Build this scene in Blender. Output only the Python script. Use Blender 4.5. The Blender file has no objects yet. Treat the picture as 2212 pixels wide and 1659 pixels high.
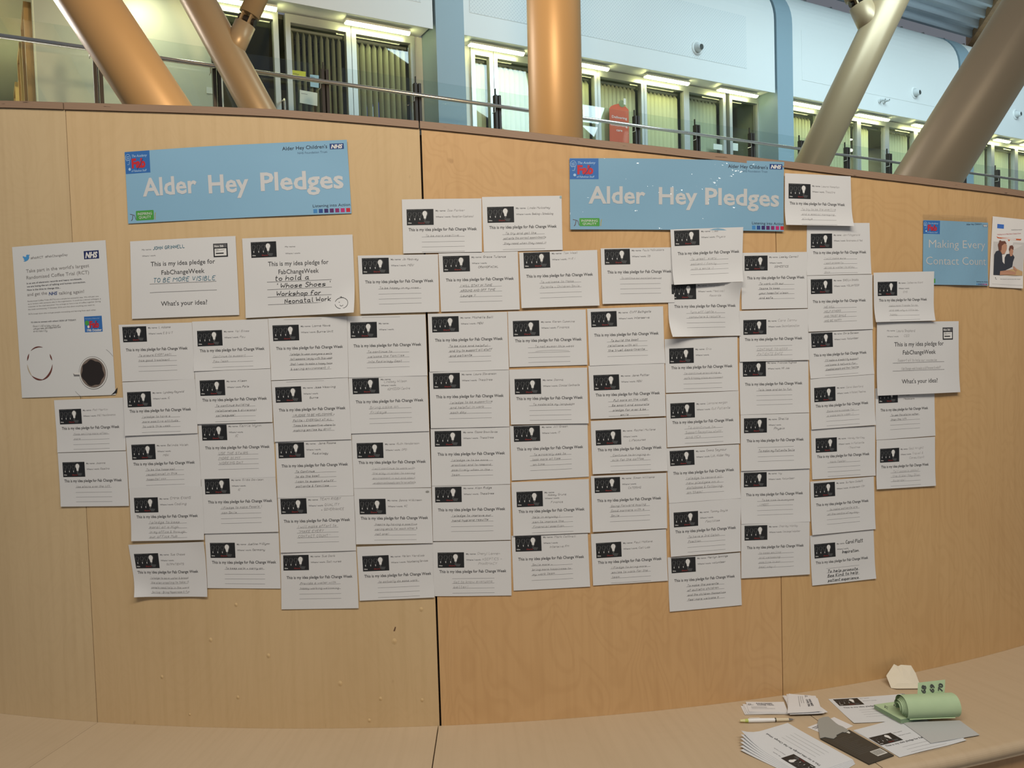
import bpy, math, random
import numpy as np
from math import sin, cos, pi, hypot, atan2, sqrt, radians
from mathutils import Matrix, Vector
from mathutils.geometry import tessellate_polygon

SC = bpy.context.scene
COL = SC.collection
rnd = random.Random(7)

# ------------------------------------------------------------------ camera
F, PIT, ROL, CH = 1729.0, .0422, -.0294, 1.4454
_fw = np.array([0, cos(PIT), -sin(PIT)]); _u0 = np.array([0, sin(PIT), cos(PIT)]); _r0 = np.array([1., 0, 0])
RT = _r0*cos(ROL) + _u0*sin(ROL); UP = _u0*cos(ROL) - _r0*sin(ROL); FW = _fw
cam = bpy.data.cameras.new('camera'); cam.sensor_width = 36; cam.lens = F/2212*36
cam.clip_start = .02; cam.clip_end = 200
co = bpy.data.objects.new('camera', cam); COL.objects.link(co)
m = Matrix.Identity(4)
for i in range(3):
    m[i][0] = RT[i]; m[i][1] = UP[i]; m[i][2] = -FW[i]
m[2][3] = CH
co.matrix_world = m
SC.camera = co

# ------------------------------------------------------------------ world, lights, exposure
SC.view_settings.view_transform = 'Standard'; SC.view_settings.look = 'None'
SC.view_settings.gamma = 1; SC.view_settings.use_curve_mapping = False
SC.view_settings.exposure = 0.0
w = bpy.data.worlds.new('world'); SC.world = w; w.use_nodes = True
w.node_tree.nodes['Background'].inputs[0].default_value = (.80, .87, 1.0, 1)
w.node_tree.nodes['Background'].inputs[1].default_value = .175

def area(name, loc, target, sx, sy, power, color, spread=pi):
    l = bpy.data.lights.new(name, 'AREA'); l.shape = 'RECTANGLE'; l.size = sx; l.size_y = sy
    l.energy = power; l.color = color; l.spread = spread
    o = bpy.data.objects.new(name, l); COL.objects.link(o); o.location = loc
    d = Vector(target) - Vector(loc); o.rotation_euler = d.to_track_quat('-Z', 'Y').to_euler()
    return o
area('ceiling_lamp_light', (.55, -.2, 4.15), (.45, 2.3, 1.7), 5.0, .5, 160, (1.0, .90, .75))
area('skylight_light', (12, 9.0, 13.0), (14.0, 20, 8.2), 15, 6, 3500, (.70, .93, 1.0))
area('lobby_lamp_light', (.3, 4.2, 4.9), (-2.0, 9.0, 5.5), .5, .5, 112, (1.0, .72, .42), 1.8).data.shape = 'DISK'
area('corridor_fill_light', (-10.2, 13.5, 7.1), (-10.0, 14.0, 4.7), .6, 2.0, 130, (1.0, .98, .68))  # added fill that brightens the corridor walls, no fitting of its own
area('soffit_lamp_light', (-5.3, 12.15, 7.15), (-5.5, 12.3, 5.0), .2, .2, 22, (1.0, .98, .66))
area('side_window_light', (-9.6, 11.3, 6.6), (-4.0, 7.6, 4.8), 1.0, 3.0, 170, (1.0, .95, .97), 1.1)

# ------------------------------------------------------------------ helpers: nodes and materials
MATS = {}
def mat(name, col=(.8, .8, .8), rough=.6, metal=0., spec=.5, emit=None, es=1., noise=None, bump=None, coat=0., trans=0.):
    if name in MATS: return MATS[name]
    M = bpy.data.materials.new(name); M.use_nodes = True; nt = M.node_tree; b = nt.nodes['Principled BSDF']
    b.inputs['Base Color'].default_value = (*col, 1); b.inputs['Roughness'].default_value = rough
    b.inputs['Metallic'].default_value = metal; b.inputs['Specular IOR Level'].default_value = spec
    b.inputs['Coat Weight'].default_value = coat; b.inputs['Coat Roughness'].default_value = .08
    b.inputs['Transmission Weight'].default_value = trans
    if emit: b.inputs['Emission Color'].default_value = (*emit, 1); b.inputs['Emission Strength'].default_value = es
    tc = nt.nodes.new('ShaderNodeTexCoord')
    if noise:
        sc, amt, col2, stretch = noise
        mp = nt.nodes.new('ShaderNodeMapping'); mp.inputs['Scale'].default_value = stretch
        n = nt.nodes.new('ShaderNodeTexNoise'); n.inputs['Scale'].default_value = sc; n.inputs['Detail'].default_value = 5
        mx = nt.nodes.new('ShaderNodeMix'); mx.data_type = 'RGBA'
        mx.inputs[6].default_value = (*col, 1); mx.inputs[7].default_value = (*col2, 1)
        mr = nt.nodes.new('ShaderNodeMapRange'); mr.inputs[1].default_value = .35; mr.inputs[2].default_value = .65
        mr.inputs[4].default_value = amt
        nt.links.new(tc.outputs['Object'], mp.inputs[0]); nt.links.new(mp.outputs[0], n.inputs[0])
        nt.links.new(n.outputs[0], mr.inputs[0]); nt.links.new(mr.outputs[0], mx.inputs[0]); nt.links.new(mx.outputs[2], b.inputs['Base Color'])
    if bump:
        sc, st = bump
        n2 = nt.nodes.new('ShaderNodeTexNoise'); n2.inputs['Scale'].default_value = sc; n2.inputs['Detail'].default_value = 4
        bp = nt.nodes.new('ShaderNodeBump'); bp.inputs['Strength'].default_value = st; bp.inputs['Distance'].default_value = .004 if not coat else .017
        nt.links.new(tc.outputs['Object'], n2.inputs[0]); nt.links.new(n2.outputs[0], bp.inputs['Height']); nt.links.new(bp.outputs[0], b.inputs['Coat Normal' if coat else 'Normal'])
    MATS[name] = M; return M

def wood(name, c1, c2, c3, fig=1.0, seed=0.):
    """birch veneer: uses the UV map (metres along the arc, metres up)"""
    M = bpy.data.materials.new(name); M.use_nodes = True; nt = M.node_tree; N = nt.nodes; L = nt.links; b = N['Principled BSDF']
    b.inputs['Roughness'].default_value = .42; b.inputs['Specular IOR Level'].default_value = .35
    uv = N.new('ShaderNodeUVMap')
    def noise(scale, stretch, det=4, dist=0., loc=(0, 0, 0)):
        mp = N.new('ShaderNodeMapping'); mp.inputs['Scale'].default_value = stretch; mp.inputs['Location'].default_value = (seed+loc[0], loc[1], 0)
        n = N.new('ShaderNodeTexNoise'); n.inputs['Scale'].default_value = scale; n.inputs['Detail'].default_value = det; n.inputs['Distortion'].default_value = dist
        L.new(uv.outputs[0], mp.inputs[0]); L.new(mp.outputs[0], n.inputs[0]); return n.outputs[0]
    def rng(s, a, bb, c, d):
        r = N.new('ShaderNodeMapRange'); r.inputs[1].default_value = a; r.inputs[2].default_value = bb; r.inputs[3].default_value = c; r.inputs[4].default_value = d
        L.new(s, r.inputs[0]); return r.outputs[0]
    def mix(f, a, bb):
        mx = N.new('ShaderNodeMix'); mx.data_type = 'RGBA'; L.new(f, mx.inputs[0])
        for v, i in ((a, 6), (bb, 7)):
            if isinstance(v, tuple): mx.inputs[i].default_value = (*v, 1)
            else: L.new(v, mx.inputs[i])
        return mx.outputs[2]
    cloud = noise(1.6, (1.3, .8, 1), 3, .6)
    grain = noise(60, (1, .03, 1), 5)
    flame = noise(2.2, (1.6, .7, 1), 2, 1.6, (3, 7, 0))
    wv = N.new('ShaderNodeTexWave'); wv.inputs['Scale'].default_value = .9; wv.inputs['Distortion'].default_value = 0
    ad = N.new('ShaderNodeCombineXYZ'); L.new(rng(flame, 0, 1, 0, 6), ad.inputs[0]); L.new(ad.outputs[0], wv.inputs[0])
    c = mix(rng(cloud, .3, .7, 0, 1), c1, c2)
    c = mix(rng(wv.outputs[0], .5, 1.0, 0, .13*fig), c, c3)
    c = mix(rng(grain, .45, .75, 0, .22), c, c3)
    spots = noise(26, (1, .7, 1), 1, 0, (9, 2, 0))
    c = mix(rng(spots, .80, .84, 0, .3), c, (c3[0]*.55, c3[1]*.5, c3[2]*.5))
    L.new(c, b.inputs['Base Color'])
    bp = N.new('ShaderNodeBump'); bp.inputs['Strength'].default_value = .06; bp.inputs['Distance'].default_value = .002
    L.new(grain, bp.inputs['Height']); L.new(bp.outputs[0], b.inputs['Normal'])
    return M

def ply_edge(name, c1, c2):
    M = bpy.data.materials.new(name); M.use_nodes = True; nt = M.node_tree; N = nt.nodes; L = nt.links; b = N['Principled BSDF']
    b.inputs['Roughness'].default_value = .6
    uv = N.new('ShaderNodeUVMap'); sp = N.new('ShaderNodeSeparateXYZ'); L.new(uv.outputs[0], sp.inputs[0])
    ma = N.new('ShaderNodeMath'); ma.operation = 'MULTIPLY'; ma.inputs[1].default_value = 2*pi*6.5; L.new(sp.outputs[1], ma.inputs[0])
    sn = N.new('ShaderNodeMath'); sn.operation = 'SINE'; L.new(ma.outputs[0], sn.inputs[0])
    r = N.new('ShaderNodeMapRange'); r.inputs[1].default_value = -.6; r.inputs[2].default_value = .8; L.new(sn.outputs[0], r.inputs[0])
    n = N.new('ShaderNodeTexNoise'); n.inputs['Scale'].default_value = 1; n.inputs['Detail'].default_value = 3
    mp = N.new('ShaderNodeMapping'); mp.inputs['Scale'].default_value = (14, 3, 1); L.new(uv.outputs[0], mp.inputs[0]); L.new(mp.outputs[0], n.inputs[0])
    r2 = N.new('ShaderNodeMapRange'); r2.inputs[1].default_value = .68; r2.inputs[2].default_value = .72; L.new(n.outputs[0], r2.inputs[0])
    mx = N.new('ShaderNodeMix'); mx.data_type = 'RGBA'; mx.inputs[6].default_value = (*c1, 1); mx.inputs[7].default_value = (*c2, 1); L.new(r.outputs[0], mx.inputs[0])
    m2 = N.new('ShaderNodeMix'); m2.data_type = 'RGBA'; m2.inputs[7].default_value = (.05, .025, .015, 1); L.new(mx.outputs[2], m2.inputs[6]); L.new(r2.outputs[0], m2.inputs[0])
    L.new(m2.outputs[2], b.inputs['Base Color']); return M

def glass(name, tint, refl=1.5, rough=.0):
    if name in MATS: return MATS[name]
    M = bpy.data.materials.new(name); M.use_nodes = True; nt = M.node_tree; N = nt.nodes; L = nt.links
    N.remove(N['Principled BSDF']); out = N['Material Output']
    t = N.new('ShaderNodeBsdfTransparent'); t.inputs[0].default_value = (*tint, 1)
    g = N.new('ShaderNodeBsdfGlossy'); g.inputs['Roughness'].default_value = rough
    lw = N.new('ShaderNodeLayerWeight'); pw = N.new('ShaderNodeMath'); pw.operation = 'POWER'; pw.inputs[1].default_value = 4.5; L.new(lw.outputs['Facing'], pw.inputs[0])
    fr = N.new('ShaderNodeMath'); fr.operation = 'MULTIPLY_ADD'; fr.inputs[1].default_value = .9; fr.inputs[2].default_value = (refl-1)**2/(refl+1)**2; L.new(pw.outputs[0], fr.inputs[0])
    ms = N.new('ShaderNodeMixShader'); L.new(fr.outputs[0], ms.inputs[0]); L.new(t.outputs[0], ms.inputs[1]); L.new(g.outputs[0], ms.inputs[2])
    L.new(ms.outputs[0], out.inputs[0]); MATS[name] = M; return M

# ------------------------------------------------------------------ helpers: objects
def props(o, label=None, cat=None, group=None, kind=None):
    if label: o['label'] = label
    if cat: o['category'] = cat
    if group: o['group'] = group
    if kind: o['kind'] = kind
    return o
def empty(name, loc=(0, 0, 0), parent=None):
    o = bpy.data.objects.new(name, None); COL.objects.link(o); o.location = loc; o.empty_display_size = .1
    if parent: o.parent = parent
    return o
def origin(o):
    p = Vector((0, 0, 0))
    while o is not None:
        p = p + o.location; o = o.parent
    return p

class MB:
    """collects geometry in world metres, links it as ONE mesh object"""
    def __init__(s): s.v = []; s.f = []; s.m = []; s.uv = {}
    def add(s, V, Fs, mi=0):
        b = len(s.v); s.v += [tuple(map(float, p)) for p in V]; s.f += [tuple(b+i for i in f) for f in Fs]; s.m += [mi]*len(Fs)
    def grid(s, P, mi=0, uv=None):
        r = len(P); c = len(P[0]); V = [p for row in P for p in row]; b = len(s.v)
        Fs = [(i*c+j, i*c+j+1, (i+1)*c+j+1, (i+1)*c+j) for i in range(r-1) for j in range(c-1)]
        s.add(V, Fs, mi)
        if uv:
            U = [p for row in uv for p in row]
            for i, p in enumerate(U): s.uv[b+i] = p
    def box(s, o, ax, ay, az, mi=0):
        o, ax, ay, az = [np.array(t, float) for t in (o, ax, ay, az)]
        V = [o, o+ax, o+ax+ay, o+ay, o+az, o+ax+az, o+ax+ay+az, o+ay+az]
        s.add(V, [(0, 3, 2, 1), (4, 5, 6, 7), (0, 1, 5, 4), (1, 2, 6, 5), (2, 3, 7, 6), (3, 0, 4, 7)], mi)
    def tube(s, p0, p1, r0, r1=None, n=24, caps=True, mi=0):
        r1 = r0 if r1 is None else r1
        p0 = np.array(p0, float); p1 = np.array(p1, float); d = p1-p0; d /= np.linalg.norm(d)
        a = np.cross(d, [0, 0, 1.]) if abs(d[2]) < .95 else np.cross(d, [1., 0, 0]); a /= np.linalg.norm(a); b = np.cross(d, a)
        V = [p+r*(cos(2*pi*k/n)*a+sin(2*pi*k/n)*b) for p, r in ((p0, r0), (p1, r1)) for k in range(n)]
        Fs = [(k, (k+1) % n, n+(k+1) % n, n+k) for k in range(n)]
        if caps: Fs += [tuple(range(n-1, -1, -1)), tuple(range(n, 2*n))]
        s.add(V, Fs, mi)
    def path(s, pts, r, n=10, mi=0):
        for a, b in zip(pts[:-1], pts[1:]): s.tube(a, b, r, n=n, mi=mi)
    def build(s, name, mats, parent=None, loc=None, smooth=False):
        mats = mats if isinstance(mats, (list, tuple)) else [mats]
        if not s.v: s.add([(0, 0, -5)]*3, [(0, 1, 2)])
        V = np.array(s.v)
        if parent is not None:
            base = np.array(origin(parent)); l = (0, 0, 0)
        else:
            base = np.array(loc if loc is not None else ((V[:, 0].min()+V[:, 0].max())/2, (V[:, 1].min()+V[:, 1].max())/2, V[:, 2].min())); l = tuple(base)
        me = bpy.data.meshes.new(name); me.from_pydata((V-base).tolist(), [], s.f)
        for mm in mats: me.materials.append(mm)
        me.polygons.foreach_set('material_index', s.m)
        if s.uv:
            ul = me.uv_layers.new(name='UVMap')
            for lp in me.loops:
                ul.data[lp.index].uv = s.uv.get(lp.vertex_index, (0, 0))
        if smooth: me.polygons.foreach_set('use_smooth', [True]*len(me.polygons))
        me.update()
        o = bpy.data.objects.new(name, me); COL.objects.link(o); o.location = l
        if parent is not None: o.parent = parent
        return o

# ------------------------------------------------------------------ the curved screen: cylinder about (CX, CY), radius R
CX, CY, R, ZB = -.3157, 6.590, 4.495, .45
def ray(x, y): return FW + RT*(x-1106)/F - UP*(y-829.5)/F
def atz(x, y, z):
    d = ray(x, y); return np.array([0, 0, CH]) + d*((z-CH)/d[2])
def cyl(x, y):
    d = ray(x, y); a = d[0]**2+d[1]**2; b = -2*(d[0]*CX+d[1]*CY); c = CX*CX+CY*CY-R*R
    t = (-b-sqrt(max(b*b-4*a*c, 0)))/(2*a); P = np.array([0, 0, CH])+d*t
    return atan2(P[0]-CX, CY-P[1]), P[2]          # angle about the centre, height
def CW(phi, z, off=0.):
    return (CX+(R+off)*sin(phi), CY-(R+off)*cos(phi), z)
_tp = [(0, 218), (145, 222), (280, 226), (597, 237), (906, 262), (1140, 286), (1300, 304), (1500, 326), (1700, 349), (1860, 369), (2040, 391), (2212, 413)]
_tp = [cyl(*p) for p in _tp]
TPH = [p[0] for p in _tp]; TPZ = [p[1] for p in _tp]
def ztop(phi):
    if phi < TPH[0]: return TPZ[0] + (TPH[0]-phi)*.42
    if phi > TPH[-1]: return TPZ[-1] - (phi-TPH[-1])*.2
    return float(np.interp(phi, TPH, TPZ))
PH0, PH1 = -.60, .85
seams = [cyl(176, 900)[0], cyl(929, 900)[0], cyl(1682, 900)[0]]
edges = [PH0]+seams+[PH1]
gaps = [.00045, .0012, .0005]
W1 = wood('birch_ply_pale', (.555, .42, .245), (.605, .46, .275), (.42, .29, .155), .5, 0.)
W2 = wood('birch_ply_cream', (0.568, 0.408, 0.224), (0.602, 0.439, 0.249), (0.413, 0.275, 0.129), .4, 5.)
W3 = wood('birch_ply_flamed', (0.571, 0.353, 0.168), (0.605, 0.386, 0.189), (0.386, 0.210, 0.084), 1.0, 11.)
W4 = wood('birch_ply_gold', (0.563, 0.357, 0.168), (0.596, 0.395, 0.193), (0.386, 0.218, 0.084), .9, 19.)
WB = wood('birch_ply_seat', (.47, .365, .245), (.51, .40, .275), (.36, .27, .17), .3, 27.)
EDGE = ply_edge('ply_edge_grain', (.33, .22, .145), (.235, .15, .10))
BLK = mat('dark_gap', (.012, .010, .008), .9)

def arc_panel(mb, a, b, z0, zt, r0, r1, n=28, mi=0):
    """a curved board between radii r0 < r1 (r1 is the visible face)"""
    ph = [a+(b-a)*k/n for k in range(n+1)]
    zs = lambda p: (zt(p) if callable(zt) else zt)
    m_ = 10
    mb.grid([[CW(p, z0+(zs(p)-z0)*j/m_, r1) for p in ph] for j in range(m_+1)], mi, [[(p*R, z0+(zs(p)-z0)*j/m_) for p in ph] for j in range(m_+1)])
    mb.grid([[CW(p, z0, r0) for p in ph], [CW(p, zs(p), r0) for p in ph]], mi, [[(p*R, 0) for p in ph]]*2)
    mb.grid([[CW(p, zs(p), r1) for p in ph], [CW(p, zs(p), r0) for p in ph]], mi, [[(p*R, 0) for p in ph]]*2)
    mb.grid([[CW(p, z0, r0) for p in ph], [CW(p, z0, r1) for p in ph]], mi, [[(p*R, 0) for p in ph]]*2)
    for p in (a, b):
        mb.add([CW(p, z0, r0), CW(p, z0, r1), CW(p, zs(p), r1), CW(p, zs(p), r0)], [(0, 1, 2, 3)], mi)

CAP = .0195
screen = props(empty('plywood_screen', CW(0, 0)), 'curved birch plywood screen standing behind the bench, covered with pledge sheets', 'screen')
for k in range(4):
    a = edges[k]+(gaps[k-1] if k else 0)/2; b = edges[k+1]-(gaps[k] if k < 3 else 0)/2
    mb = MB(); arc_panel(mb, a, b, .02, lambda p: ztop(p)-CAP, -.018, 0)
    mb.build('panel', [W1, W2, W3, W4][k], screen, smooth=False)
mb = MB(); arc_panel(mb, PH0, PH1, .02, lambda p: ztop(p)-.03, -.030, -.019); mb.build('backing_board', BLK, screen)
capE = [PH0, cyl(139, 226)[0], cyl(906, 268)[0], PH1]
for k in range(3):
    a, b = capE[k]+.0004, capE[k+1]-.0004; n = 40; ph = [a+(b-a)*i/n for i in range(n+1)]
    mb = MB()
    pr = [(0.004, -CAP+.001, 0), (.004, 0, 1), (-.022, 0, 1), (-.022, -CAP+.001, 0), (.004, -CAP+.001, 0)]
    mb.grid([[CW(p, ztop(p)+dz, off) for p in ph] for off, dz, v in pr], 0, [[(p*R, v if i < 2 else .5) for p in ph] for i, (off, dz, v) in enumerate(pr)])
    for p in (a, b): mb.add([CW(p, ztop(p)+dz, off) for off, dz, v in pr[:4]], [(0, 1, 2, 3)])
    mb.build('capping_strip', EDGE, screen)
# knots, nail dents and the small scratch below the sheets
DENT = mat('veneer_dent', (.60, .43, .225), .5)
for i, (x, y, s) in enumerate([(455, 1382, 7), (350, 1462, 6), (580, 1416, 7), (514, 1506, 6), (735, 1476, 8), (852, 1385, 9), (822, 1509, 6), (912, 1512, 6), (798, 1556, 6), (910, 1316, 7), (510, 1306, 6), (410, 1543, 4)]):
    ph, z = cyl(x, y); rr = s/800/1.6; mb = MB(); P = []
    for j in range(6):
        q = j/5
        P.append([CW(ph+rr*q*cos(t*pi/8)/R, z+rr*q*sin(t*pi/8)*1.25, .0003+.0016*(1-q*q)**2) for t in range(17)])
    mb.grid(P); mb.build('nail_dent', DENT, screen, smooth=True)
mb = MB(); a = cyl(851, 1363); b = cyl(854, 1354)
mb.add([CW(a[0]-.0003, a[1], .0006), CW(a[0]+.0006, a[1], .0006), CW(b[0]+.0004, b[1], .0006), CW(b[0]-.0002, b[1], .0006)], [(0, 1, 2, 3)]); mb.build('scratch', mat('scratch_brown', (.12, .06, .03)), screen)

# bench: annular seat sectors with a rounded nose, front panel
RB = .425
bench = props(empty('curved_bench', CW(0, 0, .3)), 'long curved birch plywood bench running along the foot of the screen', 'bench')
bs = [cyl(212, 1560)[0], cyl(947, 1570)[0], cyl(1691, 1503)[0]]
be = [PH0]+bs+[PH1]; bgap = [.0010, .0028, .0024]
for k in range(4):
    a = be[k]+(bgap[k-1] if k else 0)/2/R; b = be[k+1]-(bgap[k] if k < 3 else 0)/2/R
    n = 30; ph = [a+(b-a)*i/n for i in range(n+1)]; mb = MB()
    prof = [(.0004, ZB-.03), (.0004, ZB)]+[(.06*i, ZB) for i in range(1, 7)]+[(RB-.016+.016*sin(t*pi/12), ZB-.016+.016*cos(t*pi/12)) for t in range(0, 10)]+[(RB-.006, ZB-.034), (.0004, ZB-.03)]
    mb.grid([[CW(p, z, o) for p in ph] for o, z in prof], 0, [[(p*R, o) for p in ph] for o, z in prof])
    for p in (a, b): mb.add([CW(p, z, o) for o, z in prof[:-1]], [tuple(range(len(prof)-1))])
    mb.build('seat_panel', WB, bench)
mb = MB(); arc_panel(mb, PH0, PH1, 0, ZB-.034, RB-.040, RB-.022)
mb.build('front_panel', wood('birch_ply_front_shaded', (.40, .24, .12), (.44, .27, .14), (.28, .16, .08), .4, 33.), bench)  # same ply, the shade on the front put into a browner colour
mb = MB(); arc_panel(mb, PH0, PH1, 0, ZB-.034, .02, .03); mb.build('backing_board', BLK, bench)

# floor of the atrium
mb = MB(); mb.grid([[(x, y, 0) for x in (-30, 30)] for y in (-12, 45)])
props(mb.build('floor', mat('floor_vinyl', (.45, .43, .40), .35, noise=(3, .4, (.38, .36, .34), (1, 1, 1)))), kind='structure')

# ================================================================== the gallery across the atrium
# frame: s along the facade, t towards the viewer, z up
FO = np.array([0, 15.2, 0]); FU = np.array([.871, .492, 0]); FN = np.array([.492, -.871, 0]); FZ = np.array([0, 0, 1.])
def G(s, t, z): return tuple(FO+FU*s+FN*t+FZ*z)
def gbox(mb, s0, s1, t0, t1, z0, z1, mi=0): mb.box(G(s0, t0, z0), FU*(s1-s0), FN*(t1-t0), FZ*(z1-z0), mi)
def fac(x, y, t):
    d = ray(x, y); n2 = FN[:2]; k = (t+FO@FN)/(d[:2]@n2); P = d*k+np.array([0, 0, CH])
    return float((P-FO)@FU), float(P[2])
ZF, ZH, ZS = 4.70, 7.24, 7.24      # gallery floor, window heads, soffit
WHITE = mat('bulkhead_white', (.72, .74, .73), .55)
PALE = mat('wall_pale_green', (.62, .64, .52), .6)
BLUE = mat('fin_blue', (.25, .345, .40), .5)
ALU = mat('frame_aluminium', (.55, .57, .55), .38, .6)
DKP = mat('post_dark', (.045, .036, .03), .45, .3)
STEEL = mat('rail_steel', (.68, .65, .58), .25, .9)

mb = MB(); gbox(mb, -40, 24, -30, 1.42, ZF-.45, ZF-.003)
props(mb.build('floor', mat('gallery_floor', (.40, .38, .33), .5)), kind='structure')
mb = MB(); gbox(mb, -12, 24, -.9, -.8, 0, ZF-.46)
props(mb.build('wall_back', WHITE), kind='structure')

def bulk_profile(zb=7.2, r=1.1, zs=8.85):
    p = [(-.62, ZS+.03), (-.02, ZS+.03), (-.02, zb), (0, zb)]
    p += [(0, zb+(zs-zb)*k/4) for k in range(1, 5)]
    p += [(-r*(1-cos(a*pi/24)), zs+r*sin(a*pi/24)) for a in range(1, 13)]
    return p+[(-2.4, zs+r)]
FINS = [(-1.36, -.80), (7.24, 7.76), (14.37, 14.95)]
bays = [(-12, -1.40), (-.80, 7.20), (7.76, 14.33), (14.95, 24)]
bulk = []
for i, (a, b) in enumerate(bays):
    mb = MB(); pr = bulk_profile()
    mb.grid([[G(s, t, z) for s in (a, (a+b)/2, b)] for t, z in pr])
    for s in (a, b): mb.add([G(s, t, z) for t, z in pr], [tuple(range(len(pr)))])
    bulk.append(props(mb.build('wall_upper', WHITE, loc=G((a+b)/2, 0, 7.2), smooth=False), kind='structure'))
# perforated acoustic panels set into the bulkheads
def perf():
    M = mat('perforated_white', (.55, .60, .62), .6); nt = M.node_tree; N = nt.nodes; L = nt.links
    tc = N.new('ShaderNodeTexCoord'); mp = N.new('ShaderNodeMapping'); mp.inputs['Rotation'].default_value = (0, 0, -atan2(FU[1], FU[0])); L.new(tc.outputs['Object'], mp.inputs[0])
    sp = N.new('ShaderNodeSeparateXYZ'); L.new(mp.outputs[0], sp.inputs[0])
    def sn(o, k):
        a = N.new('ShaderNodeMath'); a.operation = 'MULTIPLY'; a.inputs[1].default_value = 2*pi/k; L.new(o, a.inputs[0])
        s = N.new('ShaderNodeMath'); s.operation = 'SINE'; L.new(a.outputs[0], s.inputs[0]); return s.outputs[0]
    ml = N.new('ShaderNodeMath'); ml.operation = 'MULTIPLY'; L.new(sn(sp.outputs[0], .07), ml.inputs[0]); L.new(sn(sp.outputs[2], .07), ml.inputs[1])
    r = N.new('ShaderNodeMapRange'); r.inputs[1].default_value = .35; r.inputs[2].default_value = .5; L.new(ml.outputs[0], r.inputs[0])
    mx = N.new('ShaderNodeMix'); mx.data_type = 'RGBA'; mx.inputs[6].default_value = (.695, .725, .72, 1); mx.inputs[7].default_value = (.57, .605, .615, 1)
    L.new(r.outputs[0], mx.inputs[0]); L.new(mx.outputs[2], N['Principled BSDF'].inputs['Base Color']); return M
PERF = perf()
for i, (a, b) in enumerate([(-11.5, -1.62), (-.66, 6.3), (8.1, 13.9)]):
    mb = MB(); gbox(mb, a, b, -.004, .006, 7.62, 8.78); mb.build('perforated_panel' if i < 2 else 'inset_panel', PERF if i < 2 else WHITE, bulk[i])
# blue fins: a pilaster down to the floor that follows the curved brow above
for i, (a, b) in enumerate(FINS):
    pr = [(t+.035, z) if z < 8.86 else (t+.035, z) for t, z in bulk_profile()[3:]]
    pr = [(-.62, ZF), (.035, ZF)]+pr[0:]+[(-2.4, 9.0), (-.62, 8.9)]
    mb = MB(); mb.grid([[G(s, t, z) for s in (a, b)] for t, z in pr])
    for s in (a, b):
        T = tessellate_polygon([[Vector((t, z, 0)) for t, z in pr]])
        mb.add([G(s, t, z) for t, z in pr], [tuple(f) for f in T])
    props(mb.build('trim_%d' % (i+1), BLUE, loc=G((a+b)/2, 0, ZF)), kind='structure')
# walls at partition level between the windows
def solid(s0, s1, name='wall_back', m_=PALE):
    mb = MB(); gbox(mb, s0, s1, -.80, -.60, ZF, ZS+.02); return props(mb.build(name, m_), kind='structure')
WW = mat('gallery_wall_white', (.70, .71, .66), .6)
leftwall = solid(-7.55, -4.97, m_=mat('gallery_wall_sage', (.48, .50, .40), .45)); solid(-1.5, -1.1, m_=WW); solid(-1.1, -.33, m_=WW); solid(7.33, 7.85, m_=WW); solid(14.3, 15.0, m_=WW); solid(19.6, 24, m_=WW)

# ---- windows and glazed doors with vertical blinds
GL = glass('partition_glass', (.96, .975, .93), 1.5, .02)
BLIND = mat('blind_fabric', (.70, .69, .48), .8)
BLINDG = mat('blind_fabric_grey', (.42, .45, .36), .8)
WINS = [  # s0, s1, kind, slat angle, blinds from / to (fraction), slat material
    (-4.97, -4.05, 'clear', 0, 0, 0, None), (-3.83, -2.79, 'door', 78, .0, 1, BLINDG), (-2.68, -1.58, 'blind', 62, .0, .95, BLINDG),
    (-.33, .05, 'blind', 25, 0, 1, BLIND), (.16, 1.28, 'blind', 25, 0, 1, BLIND), (1.38, 2.52, 'blind', 25, 0, 1, BLIND),
    (2.60, 3.75, 'blind', 30, 0, 1, BLIND), (3.83, 4.95, 'blind', 22, 0, 1, BLIND), (5.04, 6.13, 'blind', 12, 0, 1, BLINDG),
    (6.35, 7.23, 'doorclear', 0, 0, 0, None),
    (7.87, 9.30, 'blind', 70, 0, 1, BLIND), (9.40, 10.82, 'blind', 68, 0, 1, BLIND), (10.90, 11.95, 'blind', 40, 0, .6, BLIND), (12.05, 13.18, 'blind', 66, 0, 1, BLIND),
    (13.28, 14.28, 'blind', 50, 0, .7, BLIND), (15.03, 16.85, 'blind', 72, 0, 1, BLIND), (16.95, 18.10, 'blind', 70, 0, 1, BLIND), (18.20, 19.55, 'blind', 70, 0, 1, BLIND)]
wins = []
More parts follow.
